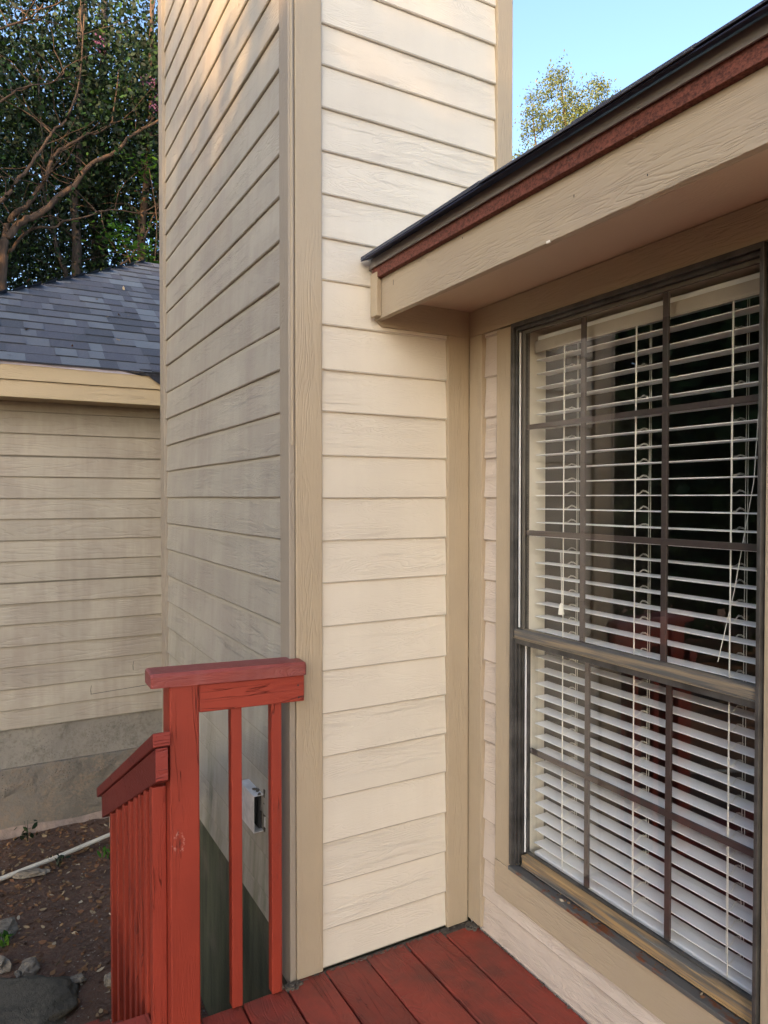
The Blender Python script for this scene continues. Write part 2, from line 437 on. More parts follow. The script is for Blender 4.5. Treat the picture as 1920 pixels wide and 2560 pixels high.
# chimney core
ch = box('chimney', M['trim_v'], house, (Xl+.002, 1.60, Yf+.002, 3.752, .06, 5.6), 0)
zF = [.006, .122, .260, .393, .532, .663, .796, .928, 1.066, 1.200, 1.329, 1.462, 1.592, 1.725, 1.854, 1.990, 2.126, 2.253, 2.386, 2.514, 2.642, 2.771, 2.894]
z = 2.894
while z < 5.5: z += .132; zF.append(z)
mb = MB(); PF = lambda a, o, z: (a, Yf-o, z)
low = [z for z in zF if z < 2.0]; high = [z for z in zF if z > 2.0]
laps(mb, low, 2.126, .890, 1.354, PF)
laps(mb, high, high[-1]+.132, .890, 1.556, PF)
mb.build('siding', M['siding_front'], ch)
zL = [.068, .147, .278, .410, .541, .673, .805, .936, 1.068, 1.201, 1.333, 1.464, 1.595, 1.725, 1.857, 1.990, 2.125, 2.254, 2.388, 2.519, 2.649, 2.778, 2.908]
z = 2.908
while z < 5.5: z += .1295; zL.append(z)
mb = MB(); PL = lambda a, o, z: (Xl-o, a, z)
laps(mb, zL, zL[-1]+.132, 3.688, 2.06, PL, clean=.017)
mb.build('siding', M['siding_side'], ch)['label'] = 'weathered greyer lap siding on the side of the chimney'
# corner trim
ct = 5.6
box('corner_trim', M['trim_v'], ch, (X0+.021, .892, 1.986, Yf, .004, ct), .003)
box('corner_trim', M['trim_side'], ch, (X0, X0+.0195, 1.9875, 2.064, -.012, ct), .0035)
box('corner_trim', M['trim_side'], ch, (X0, Xl, 3.686, 3.77, -.6, ct), .002)
box('corner_trim', M['trim_v'], ch, (1.554, 1.62, 1.986, Yf, 2.2, ct), .002)
box('corner_trim', M['trim_v'], ch, (1.352, XT, 1.986, Yf, .004, 2.0045), .002)
# paint-filled groove and a patched dent on the corner
mb = MB(); mb.box(X0+.0065, X0+.0135, 1.984, 1.9885, 1.62, 3.4); mb.build('caulk_bead', M['trim_v'], ch, .001)
# frieze under the soffit, with clipped corner
mb = MB()
pts = [(1.078, 2.024), (1.102, 2.005), (XT, 2.005), (XT, 2.092), (1.078, 2.092)]
f_ = [(x, 1.986, z) for x, z in pts]; b2 = [(x, Yf, z) for x, z in pts]
mb.poly(f_, .4); mb.poly(list(reversed(b2)), .4)
for i in range(5):
    j = (i+1) % 5; mb.poly([f_[j], f_[i], b2[i], b2[j]], .4)
mb.build('frieze_board', M['trim_x'], ch, .001)
# skirt / footing below the siding
box('foundation_skirt', M['moss'], ch, (Xl+.010, 1.5, 2.02, 3.74, GZ-.1, .10), 0)
# dryer vent hood on the side
mb = MB()
vx0, vx1, vy0, vy1, vz0, vz1, t = .764, .800, 2.262, 2.415, .348, .472, .0022
mb.box(vx0, vx0+t, vy0, vy1, vz0, vz1); mb.box(vx0+t, vx1, vy0, vy1, vz1-t, vz1); mb.box(vx0+t, vx1, vy0, vy1, vz0, vz0+t)
mb.box(vx0+t, vx1, vy1-t, vy1, vz0+t, vz1-t)
mb.box(vx1-.001, vx1+.001, vy0-.014, vy0+.0, vz0-.01, vz1+.012)
vent = mb.build('vent_hood', M['vent'], ch, .0006)
mb = MB(); mb.box(vx1-.012, vx1-.002, vy0+.02, vy1-.02, vz0+.004, vz1-.004)
for i in range(2): mb.tube([(vx1-.02, 2.31+.04*i, .36), (vx1-.006, 2.30+.03*i, .47)], [.003, .004], 6)
for o in (mb.build('vent_duct', M['dark'], ch),): pass
mb = MB()
for i in range(14):
    x = rng.uniform(vx0+.018, vx1-.004); y = vy0+rng.uniform(.0, .07); s = rng.uniform(.0015, .0038)
    mb.box(x-s, x+s, y-s*1.5, y+s*1.5, vz1, vz1+s*1.3)
for i in range(10):
    zz = rng.uniform(vz0-.01, vz1+.015); s = rng.uniform(.0015, .004)
    mb.box(vx1-.004, vx1, vy0-.012-s, vy0-.008+s, zz-s, zz+s*2)
mb.build('nest_debris', M['debris'], ch)['kind'] = 'stuff'

# window wall (plane X = const), boards around the opening
wall = MB()
wy0, wy1, wz0, wz1 = .928, 1.757, .297, 2.003
for b in ((XW+.003, 1.56, wy1+.012, 2.0, -.35, 2.2), (XW+.003, 1.56, -3.2, wy0-.012, -.35, 2.2),
          (XW+.003, 1.56, wy0-.012, wy1+.012, -.35, wz0-.012), (XW+.003, 1.56, wy0-.012, wy1+.012, wz1+.012, 2.2)):
    wall.box(*b)
wl = wall.build('wall', M['white'], house)
mb = MB(); PW = lambda a, o, z: (XW-o, a, z)
zW = [-.11, .004, .122, .252, .386, .518, .650, .785, .921, 1.053, 1.190, 1.322, 1.462, 1.592, 1.726, 1.858, 1.992]
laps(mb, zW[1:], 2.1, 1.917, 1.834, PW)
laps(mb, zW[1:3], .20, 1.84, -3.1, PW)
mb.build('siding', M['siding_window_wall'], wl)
box('corner_trim', M['trim_v'], wl, (XT, XW, 1.914, 1.9855, .018, 2.0045), .0025)
box('window_casing', M['trim_v'], wl, (XT, XW, wy1+.001, 1.837, .290, 1.9995), .002)
box('window_casing', M['trim_v'], wl, (XT, XW, wy0-.085, wy0-.003, .290, 1.9995), .002)
box('window_casing', M['trim_y'], wl, (XT-.002, XW, wy0-.085, 1.8375, .180, .2885), .002)
box('frieze_board', M['trim_y'], wl, (XT, XW, -3.1, 1.9855, 2.005, 2.090), .0015)

# window
wn = MB()
fx0, fx1 = 1.427, 1.495
wn.box(fx0, fx1, wy1-.014, wy1-.001, wz0+.012, wz1-.014)
wn.box(fx0, fx1, wy0+.001, wy0+.010, wz0+.012, wz1-.014)
wn.box(fx0, fx1, wy0+.001, wy1-.001, wz1-.014, wz1-.001)
# stepped inner tracks
for (x0, x1, d) in ((1.437, 1.441, .006), (1.448, 1.452, .009), (1.464, 1.468, .008)):
    wn.box(x0, x1, wy1-.0142-d, wy1-.0142, wz0+.013, wz1-.0145)
    wn.box(x0, x1, wy0+.0102, wy0+.004+d*.4, wz0+.013, wz1-.0145)
wn.box(1.440, 1.495, wy0+.012, wy1-.016, wz1-.024, wz1-.0145)
win = wn.build('window', M['frame'], house, .0012)
box('window_sill', M['sill'], win, (fx0-.004, 1.452, wy0+.002, wy1-.002, wz0-.004, wz0+.0085), .0015)
mb = MB(); mb.box(1.4525, 1.50, wy0+.012, wy1-.016, wz0+.0, wz0+.008); mb.build('sill_track', M['frame'], win, .001)
mb = MB(); mb.box(1.4455, 1.449, wy1-.0262, wy1-.0215, 1.06, wz1-.03); mb.box(1.4665, 1.4705, wy1-.0325, wy1-.0285, .35, 1.02); mb.build('track_strip', M['strip'], win)
# meeting rail
mb = MB(); mb.box(1.434, 1.470, wy0+.0105, wy1-.0145, 1.030, 1.055); mb.box(1.430, 1.466, wy0+.0106, wy1-.0146, 1.0265, 1.0296)
mb.build('meeting_rail', M['meeting'], win, .002)
mb = MB(); mb.box(1.436, 1.488, wy0+.0107, wy1-.0147, 1.010, 1.0262); mb.build('rail_lip', M['frame'], win, .001)
# lower sash
mb = MB(); mb.box(1.456, 1.492, wy0+.016, wy1-.030, .3065, .343); mb.box(1.452, 1.4556, wy0+.016, wy1-.030, .3085, .314); mb.box(1.452, 1.4556, wy0+.016, wy1-.030, .337, .3425)
mb.build('bottom_rail', M['frame_worn'], win, .0015)
mb = MB(); mb.box(1.474, 1.486, wy1-.033, wy1-.0245, .3435, 1.0095); mb.box(1.474, 1.492, wy0+.012, wy0+.022, .3435, 1.0095); mb.box(1.474, 1.486, wy0+.0225, wy1-.034, .344, .350)
mb.build('lower_sash', M['frame'], win, .001)
mb = MB(); mb.box(1.453, 1.457, wy1-.040, wy1-.0262, 1.056, wz1-.025); mb.box(1.453, 1.468, wy0+.010, wy0+.018, 1.056, wz1-.025); mb.box(1.453, 1.462, wy0+.019, wy1-.036, wz1-.034, wz1-.025)
mb.build('upper_sash', M['sash'], win, .001)
def pane(x, y0, y1, z0, z1):
    m = MB(); m.poly([(x, y0, z0), (x, y0, z1), (x, y1, z1), (x, y1, z0)]); return m.build('glass_pane', M['glass'], win)
pane(1.457, wy0+.012, wy1-.033, 1.055, wz1-.03)
pane(1.480, wy0+.02, wy1-.031, .345, 1.02)
# muntins: upper 3x3, lower 3x2
for (y0, y1) in ((1.473, 1.489), (1.196, 1.212)):
    box('muntin', M['muntin'], win, (1.4605, 1.4685, y0, y1, 1.056, wz1-.036), .001)
    box('muntin', M['muntin'], win, (1.4825, 1.4905, y0, y1, .351, 1.0095), .001)
for (z0, z1) in ((1.673, 1.688), (1.347, 1.363)):
    box('muntin', M['muntin'], win, (1.4600, 1.4690, wy0+.019, wy1-.036, z0, z1), .001)
box('muntin', M['muntin'], win, (1.4820, 1.4910, wy0+.023, wy1-.034, .662, .678), .001)
# white inner jambs
mb = MB()
mb.box(1.4955, 1.562, wy1-.012, wy1+.012, wz0-.01, wz1+.01); mb.box(1.496, 1.575, wy0-.012, wy0+.0095, wz0-.01, wz1+.01)
mb.box(1.496, 1.575, wy0+.01, wy1-.0125, wz1-.02, wz1+.01); mb.box(1.5005, 1.585, wy0+.01, wy1-.0125, wz0-.01, wz0+.028)
mb.build('inner_jamb', M['white'], win, .001)
# dim room behind
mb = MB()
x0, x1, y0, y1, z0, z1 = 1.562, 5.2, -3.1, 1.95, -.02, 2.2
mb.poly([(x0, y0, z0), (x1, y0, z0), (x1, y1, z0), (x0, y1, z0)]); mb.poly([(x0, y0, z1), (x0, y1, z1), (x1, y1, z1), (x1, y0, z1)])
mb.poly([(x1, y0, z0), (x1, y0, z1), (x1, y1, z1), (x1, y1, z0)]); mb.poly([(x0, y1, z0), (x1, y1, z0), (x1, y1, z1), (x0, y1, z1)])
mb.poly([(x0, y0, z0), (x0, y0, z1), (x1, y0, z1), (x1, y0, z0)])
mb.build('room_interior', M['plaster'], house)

# eave and roof above the window wall
Xe = 1.077; ye0, ye1 = -3.2, 1.985
roof = MB()
sl = .40
def rz(x): return 2.1975+(x-1.018)*sl
roof.poly([(1.09, ye0, rz(1.09)-.012), (5.4, ye0, rz(5.4)-.012), (5.4, 1.985, rz(5.4)-.012), (1.09, 1.985, rz(1.09)-.012)])
roof.poly([(1.64, 1.985, rz(1.64)-.012), (5.4, 1.985, rz(5.4)-.012), (5.4, 4.4, rz(5.4)-.012), (1.64, 4.4, rz(1.64)-.012)])
roof.poly([(5.4, ye0, rz(5.4)-.012), (9.4, ye0, rz(5.4)-1.6), (9.4, 4.4, rz(5.4)-1.6), (5.4, 4.4, rz(5.4)-.012)])
rf = roof.build('roof', M['shingle'], house)
mb = MB(); y = 1.984; k = 0
while y > ye0:
    L = rng.uniform(.22, .42); y2 = max(ye0, y-L)
    for layer in range(2):
        xo = 1.018+rng.uniform(-.006, .004)+layer*.003
        lift0, lift1 = rng.uniform(0, .003), rng.uniform(0, .004)
        zb = .0045*layer
        xe = 1.17
        a = [(xo, y, rz(xo)+zb+lift0), (xo, y2+.001, rz(xo)+zb+lift1), (xe, y2+.001, rz(xe)+zb), (xe, y, rz(xe)+zb)]
        top = [(p[0], p[1], p[2]+.0040) for p in a]
        mb.poly(top); mb.poly(list(reversed(a)))
        for i in range(4):
            j = (i+1) % 4; mb.poly([a[i], a[j], top[j], top[i]])
    y = y2 - (0 if rng.random() > .3 else .003)
# courses further up
x = 1.15
while x < 5.3:
    y = 1.984 if x < 1.6 else 4.3
    while y > ye0:
        L = rng.uniform(.15, .36); y2 = max(ye0, y-L); t_ = rng.choice((.003, .008))
        a = [(x, y, rz(x)+t_+.004), (x, y2, rz(x)+t_+.004), (x+.15, y2, rz(x+.15)-.002), (x+.15, y, rz(x+.15)-.002)]
        mb.poly(a); mb.poly([(x, y, rz(x)-.004), (x, y2, rz(x)-.004), a[1], a[0]])
        y = y2
    x += .14
mb.build('shingles', M['shingle'], rf)
# dark soffit side of the overhanging starter course
mb = MB(); mb.box(1.021, 1.09, ye0, 1.983, 2.1935, 2.1962, tilt=lambda x, y: (x-1.018)*sl); mb.build('starter_strip', M['navy'], rf)
mb = MB()
pr = [(1.0505, 2.1745), (1.0545, 2.183), (1.0575, 2.2065), (1.059, 2.2075), (1.0597, 2.1775), (1.0535, 2.1742)]
nseg = 26
for i in range(nseg):
    ya = ye0+(1.984-ye0)*i/nseg; yb = ye0+(1.984-ye0)*(i+1)/nseg
    for j in range(len(pr)):
        a, b = pr[j], pr[(j+1) % len(pr)]
        mb.poly([(a[0], ya, a[1]), (b[0], ya, b[1]), (b[0], yb, b[1]), (a[0], yb, a[1])], .5)
mb.poly([(p[0], 1.984, p[1]) for p in pr], .5)
mb.build('drip_edge', M['drip'], rf)
box('trim_strip', M['raw'], rf, (1.060, Xe+.015, ye0, 1.982, 2.1435, 2.205), .001)
fa = box('fascia', M['trim_y'], rf, (Xe, Xe+.020, ye0, 1.984, 2.021, 2.1433), .0015)
mb = MB(); mb.box(1.056, 1.064, 1.946, 1.985, 2.026, 2.160); mb.box(1.0645, 1.0765, 1.952, 1.985, 2.028, 2.156)
mb.build('end_block', M['trim_v'], rf, .0015)
box('soffit', M['soffit'], rf, (Xe+.0202, XW+.1, ye0, 1.9858, 2.092, 2.100), 0)
for (y, z, h, d) in ((1.877, 2.104, .016, .0007), (1.12, 2.09, .006, .0009), (1.52, 2.13, .004, .001), (.93, 2.06, .004, .001)):
    box('nail_mark', M['dark'], rf, (Xe-.0006, Xe+.001, y-d, y+d, z, z+h), 0)
box('paint_chip', M['white'], rf, (Xe-.001, Xe+.004, 1.192, 1.204, 2.0195, 2.025), .001)
# step flashing against the chimney
mb = MB()
a = [(1.045, 2.222), (1.10, 2.262), (1.16, 2.296), (1.23, 2.316), (1.14, 2.262), (1.06, 2.215)]
mb.poly([(x, 1.984-.002*i, z) for i, (x, z) in enumerate(a)], .5)
mb.poly([(x, 1.988-.002*i, z+.001) for i, (x, z) in enumerate(reversed(a))], .5)
mb.box(1.05, 1.60, 1.9905, 1.9925, 2.205, 2.226, tilt=lambda x, y: (x-1.05)*sl)
mb.build('flashing', M['flash'], rf)

# ------------------------------------------------------------------ blind
bl = tag(empty('window_blind', (1.525, 1.34, .33)), 'white horizontal slat blind hanging open inside the large gridded window', 'blind')
sy0, sy1 = wy0+.018, 1.722
mb = MB(); mb.box(1.497, 1.503, sy0, sy1, 1.914, 1.950); mb.build('valance', M['valance'], bl, .001)
mb = MB(); mb.box(1.506, 1.552, sy0+.003, sy1-.003, 1.925, 1.965); mb.build('headrail', M['slat'], bl, .001)
mb = MB(); k = 8; zs_ = []
while True:
    z = 1.5526+k*.0421
    if z < .372: break
    zs_.append(z); k -= 1
for z in zs_:
    tl = rng.uniform(-.010, .010)
    dz = rng.uniform(-.0006, .0006); sk = rng.uniform(-.001, .001)
    mb.box(1.5005, 1.5505, sy0+.001, sy1-.001+rng.uniform(-.002, .001), z+dz, z+dz+.0026, tilt=lambda x, y: (x-1.525)*tl+(y-1.3)*sk)
mb.build('slats', M['slat'], bl, .0008)
mb = MB(); mb.box(1.501, 1.550, sy0+.001, sy1-.001, .334, .348); mb.build('bottom_bar', M['slat'], bl, .003)
for yc in (1.593, 1.325, 1.046):
    mb = MB()
    mb.tube([(1.4985, yc, .345), (1.4982, yc+.0015, 1.1), (1.4985, yc, 1.915)], [.0013]*3, 6)
    mb.tube([(1.4988, yc+.004, .40), (1.4984, yc+.003, 1.915)], [.0008]*2, 5)
    for dy in (-.004, .004):
        mb.tube([(1.552, yc+dy, .345), (1.552, yc+dy*.6, 1.93)], [.0009]*2, 5)
    for z in zs_:
        s = rng.uniform(.5, 1.3)
        for e in (0, .0025):
            mb.tube([(1.551-i*.0105, yc+.003*math.sin(i), z+.004+e+.0075*s*math.sin(math.pi*min(1, i/3.6))) for i in range(6)], [.0006]*6, 4, cap=False)
    mb.build('ladder_cord', M['cord'], bl)
for pts in ([(1.494, .965, 1.90), (1.494, .99, 1.5), (1.494, 1.035, 1.25), (1.494, 1.075, 1.08)], [(1.497, .957, 1.90), (1.497, .955, 1.27)], [(1.4965, 1.603, 1.3), (1.4965, 1.598, 1.135)]):
    mb = MB(); mb.tube(pts, [.0010]*len(pts), 6); mb.build('pull_cord', M['cord'], bl)
for (y, z, s) in ((.957, 1.235, 1.3), (1.600, 1.115, 1.0)):
    mb = MB(); mb.tube([(1.496, y, z+.034*s), (1.496, y, z+.03*s), (1.496, y, z+.012*s), (1.496, y, z)], [.002, .005*s, .008*s, .009*s], 10)
    mb.build('cord_tassel', M['cord'], bl, smooth=False)

# ------------------------------------------------------------------ deck
deck = tag(empty('deck', (.8, 0, -.05)), 'dark red stained plank deck running up to the chimney wall', 'deck')
edges = [-1.19, -1.05, -.91, -.77, -.63, -.49, -.35, -.21, -.07, .07, .21, .35, .49, .63, .767, .899, 1.040, 1.185, 1.326, 1.452]
mb = MB()
for i in range(len(edges)-1):
    x0, x1 = edges[i]+.003, edges[i+1]-.003
    back = 1.984 + rng.uniform(-.010, .000)
    if x0 < .36: back = 1.97
    if .76 < x0: back = 1.993 - rng.uniform(0, .003)
    if 1.3 < x0: back = 1.962
    n = 18; r = rng.random(); cup = rng.uniform(.0, .002); wob = rng.random()*9
    ylist = [back-(back+2.6)*(j/n)**1.4 for j in range(n+1)]
    prof = [(0, -.003), (.003, 0), (.5, cup), (.997, 0), (1, -.003)]
    def px(t, y): return x0+(x1-x0)*t+.0012*math.sin(wob+y*3)
    for j in range(n):
        for (t0, h0), (t1, h1) in zip(prof[:-1], prof[1:]):
            ta = [t0 if t0 in (0, 1, .5) else (.022 if t0 < .5 else .978)][0]; tb = [t1 if t1 in (0, 1, .5) else (.022 if t1 < .5 else .978)][0]
            mb.poly([(px(ta, ylist[j+1]), ylist[j+1], h0), (px(tb, ylist[j+1]), ylist[j+1], h1), (px(tb, ylist[j]), ylist[j], h1), (px(ta, ylist[j]), ylist[j], h0)], r)
        for t in (0, 1):
            mb.poly([(px(t, ylist[j+1]), ylist[j+1], -.003), (px(t, ylist[j]), ylist[j], -.003), (px(t, ylist[j]), ylist[j], -.036), (px(t, ylist[j+1]), ylist[j+1], -.036)], r)
    mb.poly([(x0, back, -.036), (x1, back, -.036), (x1, back, -.003), (x0, back, -.003)], r)
mb.box(-1.18, .3855, 1.978, 2.07, -.034, .002)
mb.build('deck_boards', M['deck'], deck)
mb = MB(); mb.box(-1.18, .78, 1.93, 1.965, -.19, -.037); mb.box(-1.18, 1.45, .9, .94, -.19, -.037); mb.box(.79, 1.45, 1.94, 1.975, -.19, -.037)
for x in (-1.1, .1, .7): mb.box(x, x+.09, 1.84, 1.928, GZ-.1, -.037)
mb.build('joist', M['red_x'], deck)
mb = MB(); mb.box(.79, 1.45, 1.955, 2.004, -.03, -.005); mb.build('packed_dirt', M['debris'], deck)
# dirt and debris caught along the walls
mb = MB()
for i in range(260):
    if rng.random() < .55: x, y = rng.uniform(.80, 1.43), 1.986+rng.uniform(-.010, .0)
    else: x, y = 1.452-rng.uniform(0, .014), rng.uniform(.6, 1.93)
    s = rng.uniform(.001, .0035); a = rng.uniform(0, 3)
    mb.poly([(x+s*2*math.cos(a), y+s*2*math.sin(a), .003+s), (x-s*math.sin(a), y+s*math.cos(a), .003), (x-s*2*math.cos(a), y-s*2*math.sin(a), .003+s*.5), (x+s*math.sin(a), y-s*math.cos(a), .003)])
for (cx, cy, nn) in ((1.435, 1.955, 60), (.79, 1.975, 40)):
    for i in range(nn):
        x, y = cx+rng.gauss(0, .012), cy+rng.gauss(0, .008); s = rng.uniform(.002, .006)
        mb.box(x-s, x+s, y-s, y+s, -.01, rng.uniform(.002, .010))
tag(mb.build('debris', M['debris'], None), 'dark crumbs of dirt and debris caught where the deck meets the walls', 'debris', kind='stuff')

# ------------------------------------------------------------------ deck railing
rl = tag(empty('deck_railing', (.6, 1.97, 0)), 'short red guard railing fixed between post and chimney corner', 'railing')
ym0, ym1 = 1.945, 1.985
box('post', M['red_v'], rl, (.4235, .5035, 1.945, 2.025, -.045, .958), .004)
tl = lambda x, y: -(x-.38)*.035
box('rail_board', M['red_x'], rl, (.5045, .815, 1.948, 1.984, .8735, .950), .003, tilt=tl and (lambda x, y: -(x-.50)*.033))
mb = MB()
# cap with eased edges
ps = [(1.936, .958), (1.936, .988), (1.942, .996), (2.014, .998), (2.02, .990), (2.02, .958)]
xsn = [.374, .379, .45, .55, .65, .75, .778, .812, .817]
for i in range(len(xsn)-1):
    for j in range(len(ps)):
        a, b = ps[j], ps[(j+1) % len(ps)]
        def q(x, p, e):
            yy = min(p[0], 1.9845) if x > .779 else p[0]
            s = .0 if not e else .003
            return (x, yy+(s if p[0] < 1.95 else -s), p[1]-(x-.38)*.035-(s if p[1] > .98 else 0))
        e0, e1 = i == 0, i+1 == len(xsn)-1
        mb.poly([q(xsn[i], a, e0), q(xsn[i+1], a, e1), q(xsn[i+1], b, e1), q(xsn[i], b, e0)], .5)
for x, e in ((xsn[0], 1), (xsn[-1], 1)): mb.poly([q(x, p, 1) for p in ps], .5)
mb.build('cap_rail', M['red_worn'], rl)
bb = [((.598, .629)), ((.7175, .749))]
for x0, x1 in bb: box('baluster', M['red_v'], rl, (x0, x1, 1.962, 1.993, .006, .875), .0025)
for (x, z) in ((.795, .912), (.797, .876)):
    mb = MB(); mb.tube([(x, 1.9474, z), (x, 1.9485, z)], [.0028, .0028], 8); mb.build('nail_hole', M['dark'], rl)
mb = MB(); mb.box(.797, .814, 1.9472, 1.9482, .8755, .8768); mb.build('split', M['dark'], rl)

st = tag(empty('stair_railing', (.40, 2.4, -.4)), 'red sloping stair handrail with close set balusters running down away from the post', 'railing')
slp = -.487
def beam(name, mat, x0, x1, ya, yb, z0, z1, parent, bev=.003):
    m = MB(); m.box(x0, x1, ya, yb, z0, z1, tilt=lambda x, y: (y-1.92)*slp); return m.build(name, mat, parent, bev)
beam('cap_rail', M['red_y'], .374, .4215, 1.9235, 3.04, .806, .846, st, .004)
beam('end_grain', M['red_end'], .3755, .420, 1.9205, 1.9232, .808, .844, st, .001)
beam('side_rail', M['red_y'], .381, .4155, 1.9255, 2.95, .714, .8045, st, .003)
beam('end_grain', M['red_end'], .3825, .414, 1.9222, 1.9252, .716, .8025, st, .001)
bal = None
for y in (2.745, 2.600, 2.465, 2.350, 2.255, 2.175, 2.090, 2.005):
    if bal is None:
        m = MB(); m.box(.384, .4225, y-.019, y+.019, -1.0, 0, tilt=lambda x, yy: 0)
        bal = m.build('baluster', M['red_v'], st, .0025); b = bal; off = bal.location.copy()
        y_first = y
    else:
        b = bal.copy(); C.objects.link(b); b.parent = st
    ztop = .716+(y-1.92)*slp
    b.location = (off.x, off.y+(y-y_first), off.z+ztop)
beam('stringer_rail', M['red_y'], .385, .4125, 1.93, 2.95, -.36, -.27, st)
stp = tag(empty('deck_steps', (-.3, 2.5, -.4)), 'red wooden steps going down from the deck beside the stair handrail', 'steps')
for i in range(3):
    mb = MB(); mb.box(-.95, .36, 2.075+i*.28, 2.345+i*.28, -.22-i*.18, -.185-i*.18); mb.build('tread', M['deck'], stp, .003)
for x in (-.99, .3625):
    mb = MB(); mb.box(x, x+.018, 2.0, 2.95, -.42, -.22, tilt=lambda x, y: (y-2.0)*-.62); mb.build('stringer', M['red_y'], stp)

# ------------------------------------------------------------------ garage
Yg = 5.3
gar = tag(empty('garage', (1.5, 7.3, GZ)), 'tan garage with old lap siding, grey hip roof and concrete footing behind the chimney', 'garage')
gx0, gx1 = -.63, 6.0
gw = box('wall', M['garage_siding'], gar, (gx0, gx1, Yg+.002, 9.26, -.07, 2.4), 0)
zg = [-.070, .057, .196, .340, .476, .620, .758, .900, 1.038, 1.177, 1.318, 1.456, 1.599, 1.739, 1.885, 2.03, 2.17]
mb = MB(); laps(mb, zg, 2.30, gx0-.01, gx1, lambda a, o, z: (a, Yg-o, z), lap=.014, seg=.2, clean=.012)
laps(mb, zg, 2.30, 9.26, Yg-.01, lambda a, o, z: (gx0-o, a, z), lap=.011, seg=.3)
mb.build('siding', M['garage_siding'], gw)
mb = MB()
def crack(pts):
    for (a, b) in zip(pts[:-1], pts[1:]):
        d = .0016
        mb.poly([(a[0]-d, Yg-.0135, a[1]-d), (b[0]-d, Yg-.0135, b[1]-d), (b[0]+d, Yg-.0135, b[1]+d), (a[0]+d, Yg-.0135, a[1]+d)])
crack([(.62, .10), (.617, .13), (.622, .16)]); crack([(.90, .235), (.898, .27), (.905, .30)]); crack([(.617, .10), (1.02, .118)])
mb.build('crack', M['dark'], gw)
mb = MB(); mb.box(gx0-.01, gx1, Yg+.004, 9.24, -.328, -.0705); f1 = mb.build('foundation', M['concrete'], gar)
mb = MB(); mb.box(gx0-.03, gx1, Yg-.018, 9.26, GZ-.2, -.3285)
mb.build('footing', M['concrete_low'], f1, .006)
mb = MB()
n = 60
for i in range(n):   # ragged pinkish ledge of spilled concrete along the soil
    xa = gx0+(2.4-gx0)*i/n; xb = gx0+(2.4-gx0)*(i+1)/n
    h = .04+.02*mn.noise(Vector((xa*3, 0, 0))); h2 = .04+.02*mn.noise(Vector((xb*3, 0, 0)))
    d1 = .05+.02*mn.noise(Vector((xa*5, 4, 0))); d2 = .05+.02*mn.noise(Vector((xb*5, 4, 0)))
    mb.poly([(xa, Yg-.018-d1, GZ-.045), (xb, Yg-.018-d2, GZ-.045), (xb, Yg-.019, GZ+h2-.02), (xa, Yg-.019, GZ+h-.02)], .5)
mb.build('footing_spill', simple('pink_cement', (.24, .18, .14), .9, 0, .3, .004, 20, 120), f1, smooth=True)
# eave: two fascia boards, soffit, drip edge
Ye, ze = 5.0, 2.315
gr_ = MB(); px_, py_, pz_ = 1.345, 7.28, 3.744
m_ = .63; ex0 = px_-(py_-Ye); back = py_+(py_-Ye); ex1 = 6.5
E_ = [(ex0, Ye, ze), (ex1, Ye, ze), (ex1, back, ze), (ex0, back, ze)]
P1, P2 = (px_, py_, pz_), (ex1, py_, pz_)
gr_.poly([E_[0], E_[1], P2, P1], .5); gr_.poly([E_[2], E_[3], P1, P2], .5); gr_.poly([E_[3], E_[0], P1], .5); gr_.poly([E_[1], E_[2], P2], .5)
gro = gr_.build('roof', M['shingle'], gar)
def gr(sx, s):  # point on the front slope: x, distance up-plan
    return (sx, Ye+s, ze+m_*s)
mb = MB()
cs = .145/math.sqrt(1+m_*m_)
s = -.02; row = 0
nv = Vector((0, -m_, 1)).normalized()
while s < (py_-Ye)-.02:
    s1 = s+cs
    xl0 = ex0+s+.0; xl1 = ex0+s1
    x = xl0; first = True
    last = rng.random()
    while x < 5.0:
        L = rng.choice((.09, .13, .16, .2, .25))*rng.uniform(.8, 1.15); x2 = x+L
        tk = rng.choice((.005, .010, .012)); last = (last+rng.uniform(.15, .85)) % 1
        sh = .018
        a, b = Vector(gr(x, s))+nv*tk, Vector(gr(x2, s))+nv*tk
        c_, d_ = Vector(gr(x2, s1+.01))+nv*.0015, Vector(gr(x if not first else xl1, s1+.01))+nv*.0015
        mb.poly([a, b, c_, d_], last)
        mb.poly([Vector(gr(x, s))-nv*.001, Vector(gr(x2, s))-nv*.001, b, a], 0)
        x = x2; first = False
    s = s1; row += 1
# left slope, seen only in reflections
s = -.02
while s < (py_-Ye)-.02:
    s1 = s+cs; y = Ye+s
    while y < back-s:
        y2 = min(y+rng.uniform(.12, .32), back-s)
        a = [(ex0+s, y, ze+m_*s+.007), (ex0+s, y2, ze+m_*s+.007), (ex0+s1, y2, ze+m_*s1+.002), (ex0+s1, y, ze+m_*s1+.002)]
        mb.poly(list(reversed(a))); y = y2
    s = s1
mb.build('shingles', M['shingle'], gro)
